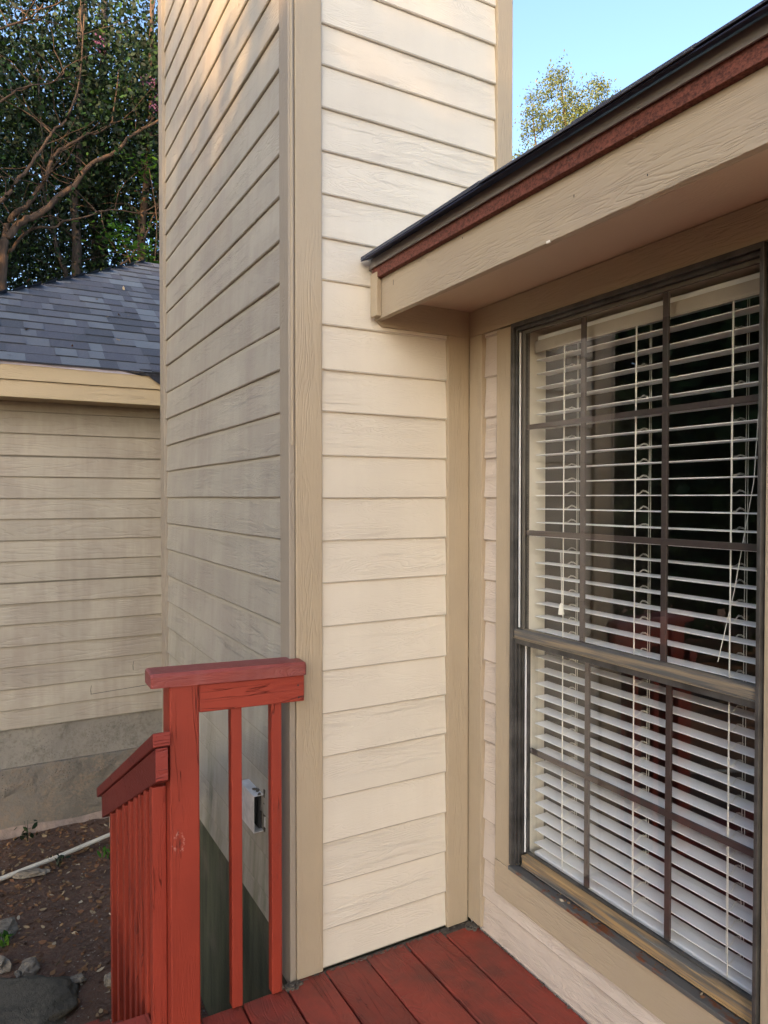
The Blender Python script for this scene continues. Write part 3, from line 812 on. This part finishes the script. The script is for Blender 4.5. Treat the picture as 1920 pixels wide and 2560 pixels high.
# hip and ridge caps
mb = MB(); hip = (Vector(P1)-Vector(E_[0])); hl = hip.length; hd = hip.normalized()
wf = Vector((1, -.0, 0)); 
fn = Vector((1, 0, 0)); side = Vector((0, 1, 0))
i = 0; step = .148
fdir = (Vector((1, 0, 0)) - hd*hd.dot(Vector((1, 0, 0)))).normalized()   # in front slope, square to the hip
ldir = (Vector((0, 1, 0)) - hd*hd.dot(Vector((0, 1, 0)))).normalized()
upv = Vector((0, 0, 1))
while i*step < hl-.02:
    a = Vector(E_[0])+hd*(i*step); b = a+hd*(step+.02); r = rng.random()
    wd = .135*rng.uniform(.97, 1.03); u0, u1 = upv*.011, upv*.006
    mb.poly([a+u0, a+fdir*wd+u0*.55, b+fdir*wd+u1*.55, b+u1], r); mb.poly([a+u0, b+u1, b+ldir*wd-upv*.01, a+ldir*wd-upv*.01], r)
    mb.poly([a+u0, a+fdir*wd+u0*.55, a+fdir*wd, a], 0); mb.poly([a+fdir*wd+u0*.55, b+fdir*wd+u1*.55, b+fdir*wd-upv*.01, a+fdir*wd-upv*.01], 0)
    i += 1
x = px_-.05
while x < 4.5:
    r = rng.random(); a = (x, py_, pz_+.02); b = (x+.165, py_, pz_+.012)
    for sg in (-1, 1):
        dy, dz = sg*.125, -.079
        mb.poly([a, b, (b[0], b[1]+dy, b[2]+dz+.006), (a[0], a[1]+dy, a[2]+dz+.006)], r)
        mb.poly([(x, py_, pz_), a, (a[0], a[1]+dy, a[2]+dz+.006), (x, py_+dy, pz_+dz)], 0)
    x += .148
mb.build('ridge_cap', M['shingle'], gro)
mb = MB(); mb.box(ex0+.01, ex1, Ye+.005, Ye+.03, 2.197, 2.292); mb.box(ex0+.01, ex0+.035, Ye+.03, back, 2.197, 2.292)
mb.build('fascia', M['garage_trim'], gro, .002)
mb = MB(); mb.box(ex0+.02, ex1, Ye+.018, Ye+.04, 2.090, 2.1945); mb.box(ex0+.023, ex0+.045, Ye+.04, back, 2.090, 2.1945)
mb.build('fascia', M['garage_trim'], gro, .002)
mb = MB(); mb.box(ex0+.04, ex1, Ye+.041, Yg+.01, 2.098, 2.106); mb.box(ex0+.046, gx0+.01, Yg+.0, back, 2.098, 2.106); mb.build('soffit', M['garage_trim'], gro)
mb = MB()
nn = 40
for i in range(nn):
    xa = ex0+(.985-ex0)*i/nn; xb = ex0+(.985-ex0)*(i+1)/nn
    za, zb = 2.286+.003*math.sin(xa*6), 2.286+.003*math.sin(xb*6)
    mb.poly([(xa, Ye+.001, za), (xb, Ye+.001, zb), (xb, Ye-.006, 2.314), (xa, Ye-.006, 2.314)], .5)
    mb.poly([(xa, Ye-.006, 2.314), (xb, Ye-.006, 2.314), (xb, Ye+.05, 2.340), (xa, Ye+.05, 2.340)], .5)
mb.build('drip_edge', M['drip_white'], gro)
mb = MB()   # loose corner of roofing felt hanging over the fascia
mb.poly([(.90, Ye-.008, 2.325), (1.25, Ye-.008, 2.325), (1.25, Ye-.022, 2.16), (1.05, Ye-.022, 2.215)], .2)
mb.poly([(.80, Ye-.004, 2.296), (1.0, Ye-.016, 2.300), (1.02, Ye-.018, 2.285), (.9, Ye-.006, 2.283)], .2)
mb.build('roofing_felt', M['asphalt'], gro)

# ------------------------------------------------------------------ yard bits
def rockm(name, c, r, seed, mat, flat=1.0, sub=4, rough=.35, ang=0):
    import bmesh
    bm = bmesh.new(); bmesh.ops.create_icosphere(bm, subdivisions=sub, radius=1)
    for v in bm.verts:
        d = v.co.normalized()
        k = 1+rough*mn.noise(d*1.3+Vector((seed, 0, 0)))+rough*.4*mn.noise(d*3.7+Vector((0, seed, 0)))+rough*.12*mn.noise(d*11+Vector((0, 0, seed)))
        q = mn.cell(d*1.7+Vector((seed, 3, 1)))
        v.co = Vector((d.x*r[0]*k, d.y*r[1]*k, max(-.5, min(flat, d.z*k))*r[2]))
    bm.transform(Matrix.Rotation(ang, 4, 'Z'))
    me = bpy.data.meshes.new(name); bm.to_mesh(me); bm.free(); me.materials.append(mat)
    a = me.attributes.new('rnd', 'FLOAT', 'FACE'); 
    o = bpy.data.objects.new(name, me); C.objects.link(o); o.location = c
    me.polygons.foreach_set('use_smooth', [sub > 3]*len(me.polygons))
    return o
RG = 'rocks scattered on the soil'
tag(rockm('rock', (-.06, 3.40, GZ-.03), (.44, .27, .10), 3.3, M['slab_rock'], .75, 5, .25, .15), 'large flat dark stone slab in the bottom left corner of the soil', 'rock', RG)
for (c, r, s, l, rt) in (
    ((.155, 3.70, GZ+.0), (.045, .040, .035), 1.1, 'fist sized pale grey rock behind the large dark slab', .5),
    ((.03, 3.80, GZ+.0), (.065, .035, .035), 5.2, 'pale grey rock at the left picture edge just behind the dark slab', .5),
    ((.105, 3.68, GZ+.0), (.020, .013, .012), 8.0, 'small whitish stone between two grey rocks', .5),
    ((.01, 4.04, GZ+.0), (.075, .14, .055), 2.2, 'tall mottled grey rock at the left picture edge midway up the soil', .4),
    ((.345, 3.50, GZ-.0), (.036, .022, .022), 9.1, 'jagged light stone chip right of the dark slab', .7),
    ((.475, 3.43, GZ+.0), (.030, .030, .030), 4.4, 'rounded pale stone beside the foot of the red balusters', .4),
    ((.20, 4.64, GZ+.0), (.10, .035, .02), 6.1, 'flat grey stone lying just under the white pipe', .4),
    ((.73, 5.06, GZ+.03), (.035, .03, .09), 7.3, 'upright tan stone stub behind the low end of the stair handrail', .3),
    ((.46, 3.12, GZ+.0), (.035, .03, .022), 7.9, 'pale crusty stone at the bottom edge near the deck corner', .7)):
    tag(rockm('rock', c, r, s, M['rock'], 1, 3, rt, s), l, 'rock', RG)
mb = MB()
pp = [(-3.5, 3.05), (-2, 3.71), (-1, 4.155), (.046, 4.625), (.36, 4.755), (.70, 4.915), (1.2, 5.02)]
mb.tube([(x, y, GZ+.012+.006*math.sin(i)) for i, (x, y) in enumerate(pp)], [.0135]*len(pp), 14)
tag(mb.build('pvc_pipe', M['pvc'], None, smooth=True), 'thin cream plastic pipe lying across the soil in front of the footing', 'pipe')

def leaves_mesh(name, pos, size, mat, flat=False, aspect=.5, seed=0, parent=None, base=None, biased=None):
    """many folded leaf quads at pos (n,3)"""
    rs = np.random.RandomState(seed); n = len(pos)
    d = rs.normal(size=(n, 3))
    if flat: d[:, 2] *= .25
    d /= np.linalg.norm(d, axis=1)[:, None]
    u = rs.normal(size=(n, 3))
    if flat: u = np.tile([0, 0, 1.], (n, 1))+u*.35
    sd_ = np.cross(d, u); sd_ /= np.linalg.norm(sd_, axis=1)[:, None]+1e-9
    L = (size*rs.uniform(.6, 1.3, n))[:, None]; W = L*aspect*rs.uniform(.7, 1.2, n)[:, None]
    nrm = np.cross(d, sd_)
    v = np.empty((n, 6, 3))
    v[:, 0] = pos-d*L*.5; v[:, 1] = pos-d*L*.12+sd_*W*.5+nrm*W*.15; v[:, 2] = pos+d*L*.25+sd_*W*.38+nrm*W*.12
    v[:, 3] = pos+d*L*.5; v[:, 4] = pos+d*L*.25-sd_*W*.38+nrm*W*.12; v[:, 5] = pos-d*L*.12-sd_*W*.5+nrm*W*.15
    b = np.array(base if base is not None else pos.mean(0)); v = v.reshape(-1, 3)-b
    me = bpy.data.meshes.new(name)
    me.vertices.add(n*6); me.vertices.foreach_set('co', v.ravel())
    me.loops.add(n*6); me.loops.foreach_set('vertex_index', np.arange(n*6))
    me.polygons.add(n); me.polygons.foreach_set('loop_start', np.arange(n)*6); me.polygons.foreach_set('loop_total', np.full(n, 6))
    me.update(); me.validate()
    a = me.attributes.new('rnd', 'FLOAT', 'FACE')
    rv = rs.uniform(0, 1, n) if biased is None else np.clip(biased+rs.normal(0, .18, n), 0, 1)
    a.data.foreach_set('value', rv)
    me.materials.append(mat)
    o = bpy.data.objects.new(name, me); C.objects.link(o)
    if parent: o.parent = parent; o.location = Vector(b)-world_loc(parent)
    else: o.location = b
    return o
rs = np.random.RandomState(5)
P = np.column_stack([rs.uniform(-1.6, 1.0, 5200), rs.uniform(2.7, 5.24, 5200), np.zeros(5200)])
keep = rs.uniform(size=len(P)) < np.clip((P[:, 1]-2.6)/2.2, .25, 1)
P = P[keep]
P[:, 2] = [gh(x, y)+.004+rs.uniform(0, .006) for x, y, _ in P]
Pr = np.column_stack([rs.uniform(-.3, 1.1, 16), rs.uniform(0.02, 1.5, 16), np.zeros(16)]); Pr[:, 2] = ze+m_*Pr[:, 1]+.018; Pr[:, 1] += Ye
Psill = np.column_stack([rs.uniform(1.428, 1.447, 26), rs.uniform(.95, 1.6, 26), rs.uniform(.308, .314, 26)])
tag(leaves_mesh('leaf_litter', P, .033, M['litter'], True, .5, 3), 'dry brown and tan leaves scattered over the bare soil', 'leaf litter', kind='stuff')
tag(leaves_mesh('roof_leaves', Pr, .04, M['litter'], True, .5, 4), 'a few dry leaves lying on the grey garage roof', 'dry leaves', kind='stuff')
tag(leaves_mesh('sill_leaves', Psill, .012, M['litter'], True, .6, 5), 'rusty leaf crumbs lying along the window sill', 'leaf crumbs', kind='stuff')
P = np.column_stack([rs.uniform(-1.6, 1.0, 2600), rs.uniform(2.6, 5.24, 2600), np.zeros(2600)])
P[:, 2] = [gh(x, y)+.003 for x, y, _ in P]
tag(leaves_mesh('wood_chips', P, .011, simple('pale_chips', (.24, .21, .17), .9, 0, .4, scale=60), True, .6, 9), 'tiny pale chips and grit strewn over the dark soil', 'chips', kind='stuff')
mb = MB()
for i in range(70):
    x, y = rs.uniform(-1, .9), rs.uniform(3, 5.2); a = rs.uniform(0, 3.1); L = rs.uniform(.02, .08); z = gh(x, y)+.007
    mb.tube([(x, y, z), (x+L*math.cos(a), y+L*math.sin(a), z+.004), (x+1.6*L*math.cos(a+.3), y+1.6*L*math.sin(a+.3), z)], [.0013, .0012, .0008], 5)
tag(mb.build('twigs', M['bark'], None), 'thin fallen twigs lying among the dry leaves', 'twigs', kind='stuff')
for (x, y, h, nl, sz, s, mk, lb) in ((.21, 5.13, .10, 14, .045, 1, 'leaf', 'small dark green weed growing against the garage footing'),
                        (.64, 4.62, .07, 13, .045, 2, 'leaf_bright', 'small bright green weed beside the far end of the stair balusters'),
                        (.36, 4.67, .05, 12, .035, 3, 'leaf', 'tiny green sprig growing beside the white pipe'),
                        (.05, 3.95, .06, 12, .055, 4, 'leaf_bright', 'broad leaved green sprig in front of the mottled rock')):
    t0 = tag(empty('weed', (x, y, GZ)), lb, 'weed', 'weeds in the soil')
    q = np.random.RandomState(s); Pq = np.column_stack([q.normal(x, .03, nl), q.normal(y, .03, nl), q.uniform(GZ+.01, GZ+h, nl)])
    leaves_mesh('leaves', Pq, sz, M[mk], False, .5, s, t0)
    mb = MB()
    for k in range(4): mb.tube([(x, y, GZ-.02), (x+q.normal(0, .02), y+q.normal(0, .02), GZ+h)], [.002, .001], 5)
    mb.build('stem', M['leaf'], t0)

# ------------------------------------------------------------------ trees
def smooth_path(pts, n=4):
    out = []
    P_ = [Vector(p) for p in pts]; P_ = [P_[0]*2-P_[1]]+P_+[P_[-1]*2-P_[-2]]
    for i in range(1, len(P_)-2):
        for k in range(n):
            t = k/n; a, b, c, d = P_[i-1:i+3]
            out.append(.5*((2*b)+(c-a)*t+(2*a-5*b+4*c-d)*t*t+(3*b-a-3*c+d)*t**3))
    out.append(P_[-2]); return out
def limb(mb, pts, r0, r1, seg=9, jit=.0):
    p = smooth_path(pts, 3); n = len(p)
    p = [q+Vector((rng.gauss(0, jit), rng.gauss(0, jit*2), rng.gauss(0, jit))) for q in p]
    mb.tube(p, [r0+(r1-r0)*(i/(n-1))**.8+abs(rng.gauss(0, .04))*r1 for i in range(n)], seg)
    return p
def twigs(mb, path, n, L, r=.008):
    tips = []
    for i in range(n):
        k = rng.randint(len(path)//4, len(path)-1); p = path[k]
        d = Vector((rng.gauss(0, 1), rng.gauss(0, .7), abs(rng.gauss(.6, .6)))).normalized()
        q = p; pts = [p]
        for j in range(4):
            d = (d+Vector((rng.gauss(0, .25), rng.gauss(0, .25), rng.gauss(0.05, .2)))).normalized(); q = q+d*L/4*rng.uniform(.7, 1.3); pts.append(q)
        rr = r*rng.uniform(.5, 1.3)
        mb.tube(pts, [rr, rr*.8, rr*.6, rr*.45, rr*.3], 5); tips.append(q)
    return tips
def cloud(ells, nclus, per, spread, seed, floor=None):
    q = np.random.RandomState(seed); vols = np.array([a[3]*a[4]*a[5] for a in ells]); vols = vols**.6; vols = vols/vols.sum()
    out = []
    for _ in range(nclus):
        e = ells[q.choice(len(ells), p=vols)]
        d = q.normal(size=3); d /= np.linalg.norm(d); r = q.uniform(.0, 1)**(1/2.3)
        c = np.array(e[:3])+d*r*np.array(e[3:6])
        m = int(per*q.uniform(.4, 1.6)); s = spread*q.uniform(.6, 1.4)
        out.append(c+q.normal(size=(m, 3))*s*np.array([1, 1, .6]))
    P = np.vstack(out)
    if floor is not None: P = P[P[:, 2] > floor+q.uniform(0, .4, len(P))]
    return P
TG = 'trees behind the garage'
A = {'A1': [(0.24, 10.2, GZ-.3), (.22, 10.2, 1.2), (.18, 10.2, 3.0), (0.19, 10.2, 3.89), (0.2, 10.2, 4.21), (0.21, 10.2, 4.54), (0.24, 10.2, 4.69), (0.33, 10.2, 4.83), (0.44, 10.2, 4.96), (0.58, 10.2, 5.06), (0.74, 10.2, 5.21), (0.88, 10.2, 5.39), (1.05, 10.2, 5.55), (1.14, 10.2, 5.7), (1.25, 10.2, 5.87), (1.45, 10.2, 6.01), (1.61, 10.2, 6.15), (1.76, 10.2, 6.35), (1.9, 10.2, 6.48), (2.14, 10.2, 6.66), (2.7, 10.2, 7.0)],
'A2': [(0.24, 10.2, 4.69), (0.26, 10.2, 4.88), (0.35, 10.2, 5.04), (0.47, 10.2, 5.16), (0.59, 10.2, 5.35), (0.69, 10.2, 5.52), (0.74, 10.2, 5.69), (0.8, 10.2, 5.84), (0.93, 10.2, 6.01), (1.13, 10.2, 6.16), (1.19, 10.2, 6.23), (1.34, 10.2, 6.3), (1.52, 10.2, 6.51), (1.6, 10.2, 7.2)],
'A3': [(.1, 10.3, 3.6), (-.15, 10.1, 4.3), (-0.08, 9.9, 4.73), (0.14, 9.9, 5.0), (0.27, 9.9, 5.15), (0.35, 9.9, 5.31), (0.48, 9.9, 5.49), (0.57, 9.9, 5.67), (0.72, 9.9, 5.93), (0.77, 9.9, 6.04), (0.91, 9.9, 6.21), (1.04, 9.9, 6.5), (1.09, 9.9, 6.86), (1.15, 9.9, 7.6)],
'A4': [(.2, 10.3, 3.7), (0.2, 10.4, 4.29), (0.24, 10.4, 4.51), (0.33, 10.4, 4.67), (0.47, 10.4, 4.87), (0.59, 10.4, 4.97), (0.81, 10.4, 5.02), (0.94, 10.4, 5.12), (1.22, 10.4, 5.23), (1.4, 10.4, 5.34), (1.57, 10.4, 5.39), (1.93, 10.4, 5.43), (2.34, 10.4, 5.5)],
'A5': [(-.6, 9.9, 6.2), (-0.14, 9.9, 6.79), (0.11, 9.9, 7.04), (0.29, 9.9, 7.18), (0.53, 9.9, 7.36), (0.68, 9.9, 7.58)],
'A6': [(-.25, 10, 5.2), (-0.06, 9.9, 5.97), (0.19, 9.9, 6.25), (0.32, 9.9, 6.38), (0.54, 9.9, 6.54), (0.77, 9.9, 6.65), (0.91, 9.9, 6.81)]}
TB = {'B5': [(1.25, 11.2, GZ-.2), (1.2, 11.2, 2.5), (1.15, 11.2, 4.25), (1.16, 11.2, 4.65), (1.17, 11.2, 5.29), (1.14, 11.2, 5.65), (1.2, 11.2, 6.14), (1.23, 11.2, 6.89), (1.21, 11.2, 7.74), (1.27, 11.2, 8.6), (1.25, 11.2, 9.27)],
'B7': [(1.2, 11.25, 3.2), (1.07, 11.3, 4.38), (1.05, 11.3, 4.65), (0.95, 11.3, 4.93), (0.89, 11.3, 5.2), (0.83, 11.3, 5.48), (0.76, 11.3, 5.86), (0.74, 11.3, 6.36), (.7, 11.3, 7.6)]}
TC = {'C6': [(1.6, 12.3, GZ-.2), (1.55, 12.2, 2.5), (1.53, 12.2, 4.66), (1.53, 12.2, 5.02), (1.56, 12.2, 5.45), (1.49, 12.2, 5.99), (1.5, 12.2, 6.46), (1.44, 12.2, 7.4), (1.42, 12.2, 8.63), (1.44, 12.2, 9.57)],
'C8': [(1.62, 12.4, 2.6), (1.7, 12.6, 4.78), (1.7, 12.6, 5.37), (1.75, 12.6, 5.97), (1.8, 12.6, 6.56), (1.76, 12.6, 7.14), (1.74, 12.6, 7.98), (1.77, 12.6, 9.22), (1.78, 12.6, 10.13)]}
TD = {'D9': [(2.1, 11.0, GZ-.2), (2.03, 11.0, 2.5), (2.03, 11.0, 4.43), (2.03, 11.0, 4.94), (2.05, 11.0, 5.53), (2.07, 11.0, 5.76), (2.11, 11.0, 6.14), (2.17, 11.0, 6.89), (2.19, 11.0, 7.92), (2.21, 11.0, 8.91)],
'D10': [(1.55, 10.8, 4.5), (1.7, 10.8, 4.76), (1.79, 10.8, 4.86), (1.9, 10.8, 4.99), (2.03, 10.8, 5.2), (2.12, 10.8, 5.46), (2.25, 10.8, 5.75), (2.38, 10.8, 6.07)]}
def tree(label, base, limbs, rad, tw, ells, clus, per, spread, size, seed, barkm='bark', leafk='leaf', floor=None, group=TG, bias=None):
    t0 = tag(empty('tree', base), label, 'tree', group)
    mb = MB(); alltips = []
    for k, (pts, (r0, r1)) in enumerate(zip(limbs, rad)):
        p = limb(mb, pts, r0, r1, 9, .006); twigs(mb, p, tw, .8)
    mb.build('trunk', M[barkm], t0, smooth=True, base=base)
    P = cloud(ells, clus, per, spread, seed, floor)
    return t0, leaves_mesh('crown', P, size, M[leafk], False, .55, seed, t0, base, bias)
tA, cA = tree('multi-stemmed tree with long smooth limbs arching right over the garage roof', (.2, 10.2, GZ),
     [A[k] for k in ('A1', 'A2', 'A3', 'A4', 'A5', 'A6')], [(.070, .014), (.040, .009), (.034, .008), (.028, .005), (.026, .006), (.02, .005)], 12,
     [(.9, 10.6, 7.4, 2.2, .9, 1.5), (-.4, 10.5, 5.6, 1.3, .8, 1.6), (2.0, 10.4, 6.6, 1.0, .6, 1.2)], 190, 70, .26, .07, 1)
tB, cB = tree('straight forked tree just behind the arching limbs', (1.2, 11.2, GZ), [TB['B5'], TB['B7']], [(.09, .03), (.05, .015)], 9,
     [(1.1, 11.8, 6.8, 2.3, 1.1, 3.2)], 420, 75, .27, .07, 2, 'bark_grey')
tC, cC = tree('thick twin-trunked tree in the middle of the wood behind the garage', (1.6, 12.4, GZ), [TC['C6'], TC['C8']], [(.08, .04), (.10, .05)], 9,
     [(1.8, 13.2, 6.6, 2.6, 1.2, 3.4)], 420, 75, .28, .075, 3, 'bark_grey')
tD, cD = tree('slim sunlit trunk rising above the roof peak next to the chimney', (2.1, 11, GZ), [TD['D9'], TD['D10']], [(.085, .03), (.022, .008)], 9,
     [(2.8, 11.5, 6.4, 1.6, .9, 3.0)], 240, 70, .30, .07, 4)
# bright low foliage above the roof peak
t0 = tag(empty('sapling', (1.9, 10.0, GZ)), 'bright green leafy sapling showing over the garage ridge beside the chimney', 'sapling')
P = np.vstack([np.random.RandomState(40+i).normal(size=(m, 3))*s+np.array(c) for i, (c, m, s) in enumerate((((1.5, 10.0, 4.95), 110, [.16, .15, .07]), ((1.75, 10.0, 4.8), 120, [.2, .15, .07]), ((2.05, 10.0, 4.6), 200, [.2, .2, .09]), ((1.95, 10.0, 5.9), 90, [.18, .15, .1]), ((2.1, 10, 5.15), 60, [.15, .1, .05])))])
leaves_mesh('crown', P, .075, M['leaf_bright'], True, .5, 8, t0)
mb = MB(); limb(mb, [(1.9, 10.0, GZ-.1), (1.88, 10.0, 3), (1.8, 10, 4.2), (1.6, 10, 4.9)], .02, .006, 7); limb(mb, [(1.88, 10, 3.6), (2.0, 10, 4.5), (2.05, 10, 5.2), (1.95, 10, 5.9)], .012, .004, 6)
mb.build('trunk', M['bark'], t0, smooth=True)
# pink blossoms in the crown
bt = np.vstack([np.random.RandomState(60+i).normal(size=(45, 3))*np.array([.05, .05, .06])+np.array(c) for i, c in enumerate(((2.08, 10.0, 6.72), (1.98, 10.0, 7.05), (1.35, 10.0, 7.35), (.98, 9.9, 8.15)))])
leaves_mesh('blossom', bt, .03, M['blossom'], False, .8, 8, tA)

# far backdrop of the wood and the trees left of and behind the viewer (copies)
def dup(root, loc, rotz, s, label, group):
    r = root.copy(); C.objects.link(r); r.location = loc; r.rotation_euler = (0, 0, rotz); r.scale = (s, s, s)
    r['label'] = label; r['group'] = group
    for ch_ in root.children:
        if ch_.name.startswith('blossom'): continue
        c2 = ch_.copy(); C.objects.link(c2); c2.parent = r
    return r
WG = 'wood behind the garage'
sp = [((.2, 16.6, GZ), .4, 1.05, tB, 'leafy tree at the far left of the wood, behind the arching limbs'),
      ((4.6, 15.0, GZ), 4.0, 1.0, tB, 'leafy tree deep in the wood hidden mostly by the chimney')]
for loc, rz_, s, src, lb in sp: dup(src, loc, rz_, s, lb, WG)
YG = 'yard trees beyond the deck'
ev0, evc = tree('dense evergreen tree in front of the left yard corner', (-6.6, 4.6, GZ), [[(-6.6, 4.6, GZ-.2), (-6.5, 4.6, 2), (-6.6, 4.7, 5)]], [(.14, .04)], 4,
     [(-6.6, 4.6, 1.2, 2.1, 1.9, 2.1), (-6.6, 4.6, 3.4, 1.8, 1.7, 2.0)], 330, 60, .30, .20, 21, 'bark_grey', 'leaf_yard', -.7, YG)
sp = [((-5.2, 7.6, GZ), 2.0, 1.05), ((-3.4, 10.4, GZ), 3.0, 1.1), ((-8.6, 7.0, GZ), 1.7, 1.15),
      ((-8.6, -3.6, GZ), 4.0, 1.1), ((-7.6, -6.2, GZ), 5.0, 1.1), ((-9.8, -6.4, GZ), 2.5, 1.15)]  # outside the frame; those towards the sun are added to block it
nm = ['between the garage corner and the yard', 'close behind the garage at its left end', 'in the back row near the garage',
      'left of the viewer', 'behind left of the viewer', 'in the back row behind left']
for (loc, rz_, s), q in zip(sp, nm): dup(ev0, loc, rz_, s, 'dense evergreen tree out of frame '+q, YG)
sp = [((-5.0, 8.9, GZ), 1.0, 1.0, tC), ((-3.3, 7.4, GZ), 2.6, .95, tB), ((-6.6, 5.6, GZ), .6, .9, tC),
      ((-9.4, -3.4, GZ), 3.0, .82, tB), ((-8.4, -6.8, GZ), 4.2, .82, tC), ((-10.8, -5.2, GZ), 1.3, .95, tB), ((-7.9, -2.6, GZ), 2.2, .74, tC)]  # unseen copies; the sunward ones are added to shade chimney and branches
nm = ['beyond the garage corner', 'right at the left corner of the garage', 'at the left yard edge', 'above the evergreens left of the viewer', 'above the evergreens behind left', 'in the last row behind left', 'nearest to the deck on the left']
for (loc, rz_, s, src), q in zip(sp, nm): dup(src, loc, rz_, s, 'tall leafy yard tree standing out of frame '+q, 'tall yard trees')

# tree beyond the house roof, golden in the sun
fl = [(15.52, 16.86, 14.3, .3, .3, .5), (15.67, 16.75, 13.4, .85, .8, .9), (15.05, 17.1, 13.9, .35, .4, .35), (14.9, 17.19, 13.0, .55, .5, .6), (16.2, 16.45, 13.3, .7, .7, .6),
      (17.07, 15.97, 13.1, .65, .6, .85), (17.6, 15.7, 13.3, .55, .5, .55), (18.1, 15.3, 13.6, .4, .4, .35), (16.5, 16.2, 13.9, .3, .3, .4), (14.6, 17.32, 11.7, .35, .4, .6), (15.7, 16.6, 12.0, 1.3, 1.2, 1.0), (16.6, 16.2, 12.3, .9, .8, .7), (16.2, 16.6, 10.3, 1.0, 1.0, .8)]
tE, cE = tree('loose golden green tree top showing above the eave against the sky', (16, 16.7, GZ),
     [[(16, 16.7, GZ-.2), (16, 16.7, 5), (16.1, 16.7, 9), (15.8, 16.7, 12), (15.6, 16.8, 14.2)], [(16.1, 16.7, 8.5), (16.8, 16.2, 11), (17.3, 15.9, 13.2)], [(16.0, 16.7, 9), (15.1, 17.1, 11.4), (14.8, 17.2, 13.4)]],
     [(.22, .02), (.08, .01), (.07, .01)], 26, fl, 400, 50, .17, .075, 12, 'bark', 'leaf_gold', None, None, .55)
